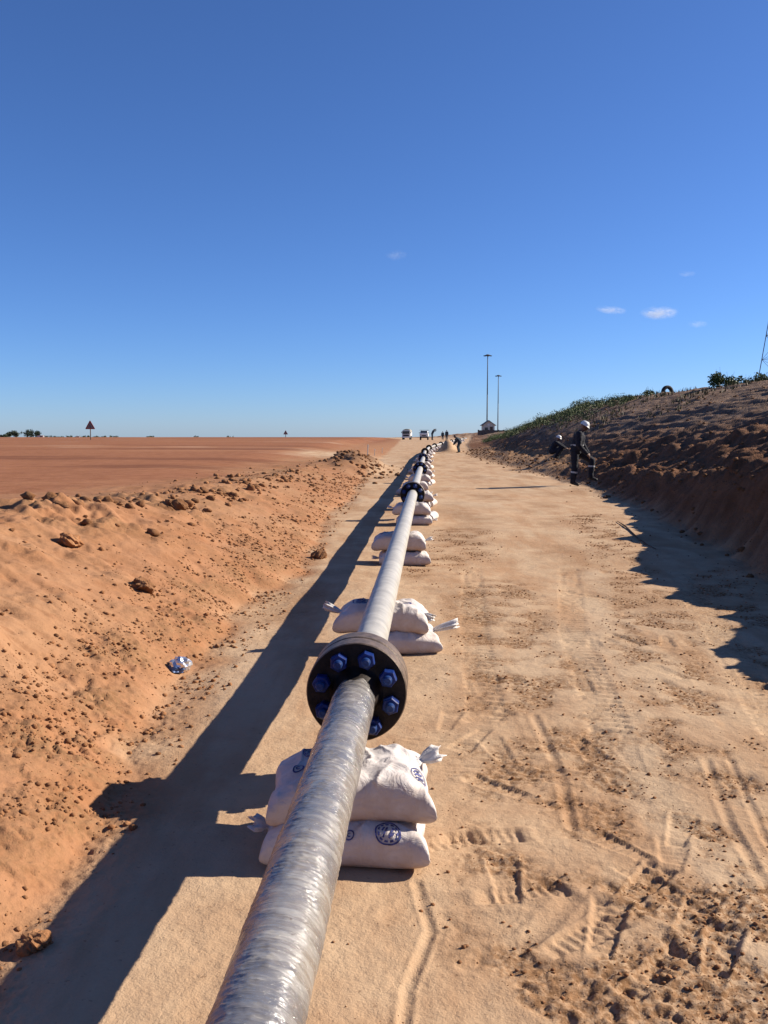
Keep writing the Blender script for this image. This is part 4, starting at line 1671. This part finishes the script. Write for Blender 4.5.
def hill_tyre():
    # a worn tyre half buried upright on the ridge
    D = 44
    x = (665 - 384) / 885 * D
    z = H(x, D)
    t = thing('discarded_tyre', 'old black tyre standing half buried on the hill ridge', 'tyre', (x, D, z), R(20))
    bm = bmesh.new()
    bmesh.ops.create_circle(bm, segments=4, radius=.01)
    bm.clear()
    Rm, seg, ms = .34, 48, 12
    vs = []
    for i in range(seg):
        a = 2 * PI * i / seg
        ring = []
        for k in range(ms):
            b = 2 * PI * k / ms
            rr = Rm + .11 * math.copysign(abs(math.cos(b)) ** .6, math.cos(b)) * (1 + .06 * ((i % 2) if abs(b) < .8 or b > 5.5 else 0))
            yy = .12 * math.copysign(abs(math.sin(b)) ** .6, math.sin(b))
            ring.append(bm.verts.new((rr * math.cos(a), yy, rr * math.sin(a))))
        vs.append(ring)
    for i in range(seg):
        for k in range(ms):
            bm.faces.new((vs[i][k], vs[(i + 1) % seg][k], vs[(i + 1) % seg][(k + 1) % ms], vs[i][(k + 1) % ms]))
    bm_obj('tread', bm, M['tyre'], t, Matrix.Translation((0, 0, .02)) @ Matrix.Scale(.74, 4), smooth=True)


hill_tyre()


def wrapper():
    x, y = px_ground(178, 668, .1)
    for _ in range(10):
        x, y = px_ground(178, 668, H(x, y))
    t = thing('crumpled_wrapper', 'crumpled silver and blue foil wrapper lying on the left bank', 'wrapper', (x, y, H(x, y)))
    for nm, mt, sc, off, sd in (('foil', M['foil'], (.056, .044, .046), (.012, 0, .034), 3), ('printed_side', M['foil_print'], (.046, .036, .024), (-.012, -.026, .016), 7)):
        bm = bmesh.new()
        bmesh.ops.create_icosphere(bm, subdivisions=3, radius=1)
        v = np.array([q.co[:] for q in bm.verts])
        rr = 1 + .45 * perlin(v[:, 0] * 2.3 + v[:, 2], v[:, 1] * 2.3 - v[:, 2] * 1.7, sd) + .35 * np.abs(perlin(v[:, 0] * 5 + v[:, 2] * 4, v[:, 1] * 5, sd + 2))
        for q, c, r_ in zip(bm.verts, v, rr):
            q.co = Vector((c[0] * sc[0] * r_ + off[0], c[1] * sc[1] * r_ + off[1], max(-.002, c[2] * sc[2] * r_ + off[2])))
        bm_obj(nm, bm, mt, t)


wrapper()


# ------------------------------------------------------------------ vegetation
def leaf_cloud(centres, n, size, flat=1.0):
    """many small folded leaves spread through blobs; returns mesh arrays"""
    co, fs = [], []
    c = np.array([q[:3] for q in centres])
    rad = np.array([q[3] for q in centres])
    w_ = rad ** 2 / np.sum(rad ** 2)
    pick = rng.choice(len(c), n, p=w_)
    dv = rng.normal(size=(n, 3))
    dv /= np.linalg.norm(dv, axis=1)[:, None]
    rr = rng.random(n) ** .45
    p = c[pick] + dv * (rad[pick] * rr)[:, None] * np.array([1, 1, flat])
    for i in range(n):
        q = np.array(Euler(rng.uniform(0, 6.28, 3)).to_matrix())
        s = size * rng.uniform(.6, 1.4)
        l = np.array([[0, 0, 0], [.35, .5, .12], [0, 1.2, 0], [-.35, .5, .12]]) * s
        co.append(l @ q.T + p[i])
        fs.append(np.arange(4) + i * 4)
    return np.concatenate(co), np.array(fs)


# scrub along the ridge: reads as one mass
cent = []
n = 620
for k in range(n):
    Y_ = rng.uniform(43, 105)
    xt = float(toe_right(Y_))
    u_ = rng.uniform(2.6, 7.8) if Y_ < 85 else rng.uniform(1.8, 6.5)
    if Y_ < 60 and u_ < 5:
        u_ = rng.uniform(3.8, 7.8)
    x_ = xt + u_
    r_ = rng.uniform(.14, .42) * (1.5 if rng.random() < .12 else .8)
    cent.append((x_, Y_, H(x_, Y_) + r_ * .45, r_))
co, fs = leaf_cloud(cent, 60000, .052, .75)
tag(mesh_obj('ridge_scrub', raw_mesh('ridge_scrub', co, fs), M['leaf']), 'low green scrub covering the far ridge of the hill', 'scrub', kind='stuff')
# grass tufts on the hill
co, fs = [], []
k = 0
for i in range(2600):
    Y_ = 30 + 65 * rng.random()
    x_ = float(toe_right(Y_)) + rng.uniform(3.2, 8.5)
    if perlin(x_ / 3, Y_ / 5, 77) < -.05:
        continue
    z_ = H(x_, Y_)
    for b in range(5):
        a = rng.uniform(0, 6.28)
        hh = rng.uniform(.05, .20)
        dx, dy = math.cos(a), math.sin(a)
        co += [[x_ + dx * .02 - dy * .018, Y_ + dy * .02 + dx * .018, z_ - .02], [x_ + dx * .02 + dy * .018, Y_ + dy * .02 - dx * .018, z_ - .02], [x_ + dx * hh * .5, Y_ + dy * hh * .5, z_ + hh]]
        fs.append([k, k + 1, k + 2])
        k += 3
tag(mesh_obj('hill_grass', raw_mesh('hill_grass', np.array(co), np.array(fs)), M['grass']), 'dry yellow green grass tufts on the upper hillside', 'grass', kind='stuff')


def bush(px, dist, wd, ht, label, nleaf=1500):
    x, y, z = on_px(px, dist)
    t = thing('hill_bush', label, 'bush', (x, y, z - .03), 0, 'green bushes on the ridge at the right')
    cs = []
    for k in range(12):
        a = rng.uniform(-1, 1)
        r_ = ht * rng.uniform(.22, .42)
        cs.append((a * wd / 2, rng.uniform(-.4, .4) * wd / 2, r_ * .7 + (ht - r_) * rng.random() * (1 - abs(a) * .6), r_))
    co, fs = leaf_cloud(cs, nleaf, .07)
    mesh_obj('foliage', raw_mesh('foliage', co, fs), M['leaf'], t)
    bm = bmesh.new()
    for k in range(7):
        c = cs[k]
        tube(bm, (c[0] * .25, c[1] * .25, -.05), (c[0], c[1], c[2]), .018, .007, 6)
    for k in range(8):
        c = cs[k]
        tube(bm, (c[0], c[1], c[2]), (c[0] + rng.uniform(-.15, .15), c[1], c[2] + c[3] + rng.uniform(.05, .3)), .007, .003, 5)
    bm_obj('stem', bm, M['bark'], t)


bush(718, 37, .8, .62, 'green bush at the left end of the ridge clump')
bush(736, 38, 1.1, .58, 'wider green bush in the middle of the ridge clump', 1100)
bush(753, 38, .9, .72, 'taller green bush right of the middle of the ridge clump')
bush(768, 36, .8, .66, 'green bush cut by the right edge under the tower')
bush(647, 46, .5, .3, 'small bush beside the half buried tyre', 350)


def far_tree(px, dist, top_py, wd, label, palm=False):
    x, y, z = on_px(px, dist)
    top = CAM_H + (432 - top_py) / 885 * dist
    h = top - z
    t = thing('skyline_tree', label, 'tree', (x, y, z), rng.uniform(0, 6), 'trees on the left horizon')
    bm = bmesh.new()
    tube(bm, (0, 0, -.2), (.06 * h, 0, h * .55), .13, .07, 8)
    tube(bm, (.06 * h, 0, h * .5), (-.08 * h, .05 * h, h * .8), .06, .03, 6)
    tube(bm, (.05 * h, 0, h * .5), (.16 * h, -.05 * h, h * .78), .06, .03, 6)
    bm_obj('trunk', bm, M['bark'], t, smooth=True)
    cs = []
    for k in range(9):
        r_ = wd * rng.uniform(.16, .28)
        cs.append((rng.uniform(-.5, .5) * (wd - r_), rng.uniform(-.4, .4) * wd, h * rng.uniform(.42, .98) - r_ * .6, r_))
    co, fs = leaf_cloud(cs, 900, .22)
    mesh_obj('crown', raw_mesh('crown', co, fs), M['leaf_far'], t)


TD = 230
far_tree(5, TD, 434.5, 1.9, 'low dark tree at the extreme left of the horizon clump')
far_tree(10.5, TD + 8, 431.5, 2.0, 'rounded dark tree second from the left in the horizon clump')
far_tree(18, TD + 3, 430.3, 2.2, 'bushy dark tree in the middle of the horizon clump')
far_tree(29, TD, 429.6, 2.6, 'tallest dark tree in the horizon clump')
far_tree(37, TD + 10, 430.6, 2.3, 'dark tree at the right end of the horizon clump')
# far hedge line
cs = []
for k in range(150):
    px_ = rng.uniform(42, 118) if k < 110 else rng.choice([196, 198, 228, 232, 150, 154]) + rng.uniform(-2, 2)
    x_, y_, z_ = on_px(px_, 300)
    top = CAM_H + (432 - rng.uniform(435.2, 437.5)) / 885 * 300
    cs.append((x_, y_ + rng.uniform(-3, 3), top - .35, .35))
co, fs = leaf_cloud(cs, 6000, .2)
tag(mesh_obj('distant_hedge', raw_mesh('distant_hedge', co, fs), M['leaf_far']), 'thin dark line of far scrub along the left horizon', 'scrub', kind='stuff')


def hut(px, top_py, wd, label):
    x, y, z = on_px(px, 228)
    top = CAM_H + (432 - top_py) / 885 * 228
    t = thing('distant_hut', label, 'hut', (x, y, z), R(15))
    h = top - z
    bm = bmesh.new()
    box(bm, (0, 0, h * .4), (wd, 1.6, h * .8))
    bm_obj('wall', bm, M['white_paint'], t)
    bm = bmesh.new()
    a = [bm.verts.new(q) for q in ((-wd * .58, -.95, h * .8), (wd * .58, -.95, h * .8), (0, -.95, h), (-wd * .58, .95, h * .8), (wd * .58, .95, h * .8), (0, .95, h))]
    bmesh.ops.convex_hull(bm, input=a)
    bm_obj('roof', bm, M['plaster'], t)
    bm = bmesh.new()
    box(bm, (wd * .1, -.81, h * .33), (wd * .25, .04, h * .62))
    bm_obj('door', bm, M['wood'], t)


hut(42, 435.2, 1.5, 'tiny white hut just right of the horizon trees')
hut(79, 436.0, 1.0, 'tiny white hut just left of the larger warning sign')


# ------------------------------------------------------------------ clouds: small wisps of real vapour far away
def cloud(px, py, wpx, hpx, dens, label, tilt=0):
    D = 4000.0
    cx, cy = (px - 384) / 885, (512 - py) / 885
    p = R(PITCH)
    d = Vector((cx, math.cos(p) + cy * math.sin(p), -math.sin(p) + cy * math.cos(p)))
    c = d * (D / d.y) + Vector((0, 0, CAM_H))
    a, b = wpx / 885 * D / 2, hpx / 885 * D / 2
    bm = bmesh.new()
    bmesh.ops.create_icosphere(bm, subdivisions=3, radius=1)
    t = NT('cloud_vapour')
    t.t.nodes.remove(t.b)
    vol = t.n('ShaderNodeVolumePrincipled')
    vol.inputs['Color'].default_value = (1, 1, 1, 1)
    vol.inputs['Anisotropy'].default_value = .2
    oc = t.obj()
    ln = t.n('ShaderNodeVectorMath', operation='LENGTH')
    t.l(oc, ln.inputs[0])
    fall = t.mr(ln.outputs['Value'], 0., 1., 1., 0.)
    nz = t.noise(t.scale(oc, (2.2, 1.2, 1.6)), 1.0, 5, .6, .6)
    dn = t.math('MULTIPLY', t.math('MULTIPLY', fall, t.mr(nz, .36, .72)), dens)
    t.l(dn, vol.inputs['Density'])
    t.l(vol.outputs[0], t.out.inputs['Volume'])
    o = bm_obj('cloud', bm, t.m)
    o.location = c
    o.scale = (a, a * .7, b)
    o.rotation_euler = (0, R(tilt), 0)
    tag(o, label, 'cloud', 'small cloud wisps')


cloud(659, 313, 42, 15, .030, 'brightest small white cloud above the hill')
cloud(611, 310, 36, 9, .020, 'thin slanted wisp of cloud left of the brightest cloud', 6)
cloud(698, 324, 22, 9, .013, 'faint wisp of cloud lowest and farthest right')
cloud(687, 274, 20, 7, .010, 'faint small wisp high above the brightest cloud')
cloud(396, 255, 26, 12, .006, 'very faint wisp of cloud alone left of the lamp masts')
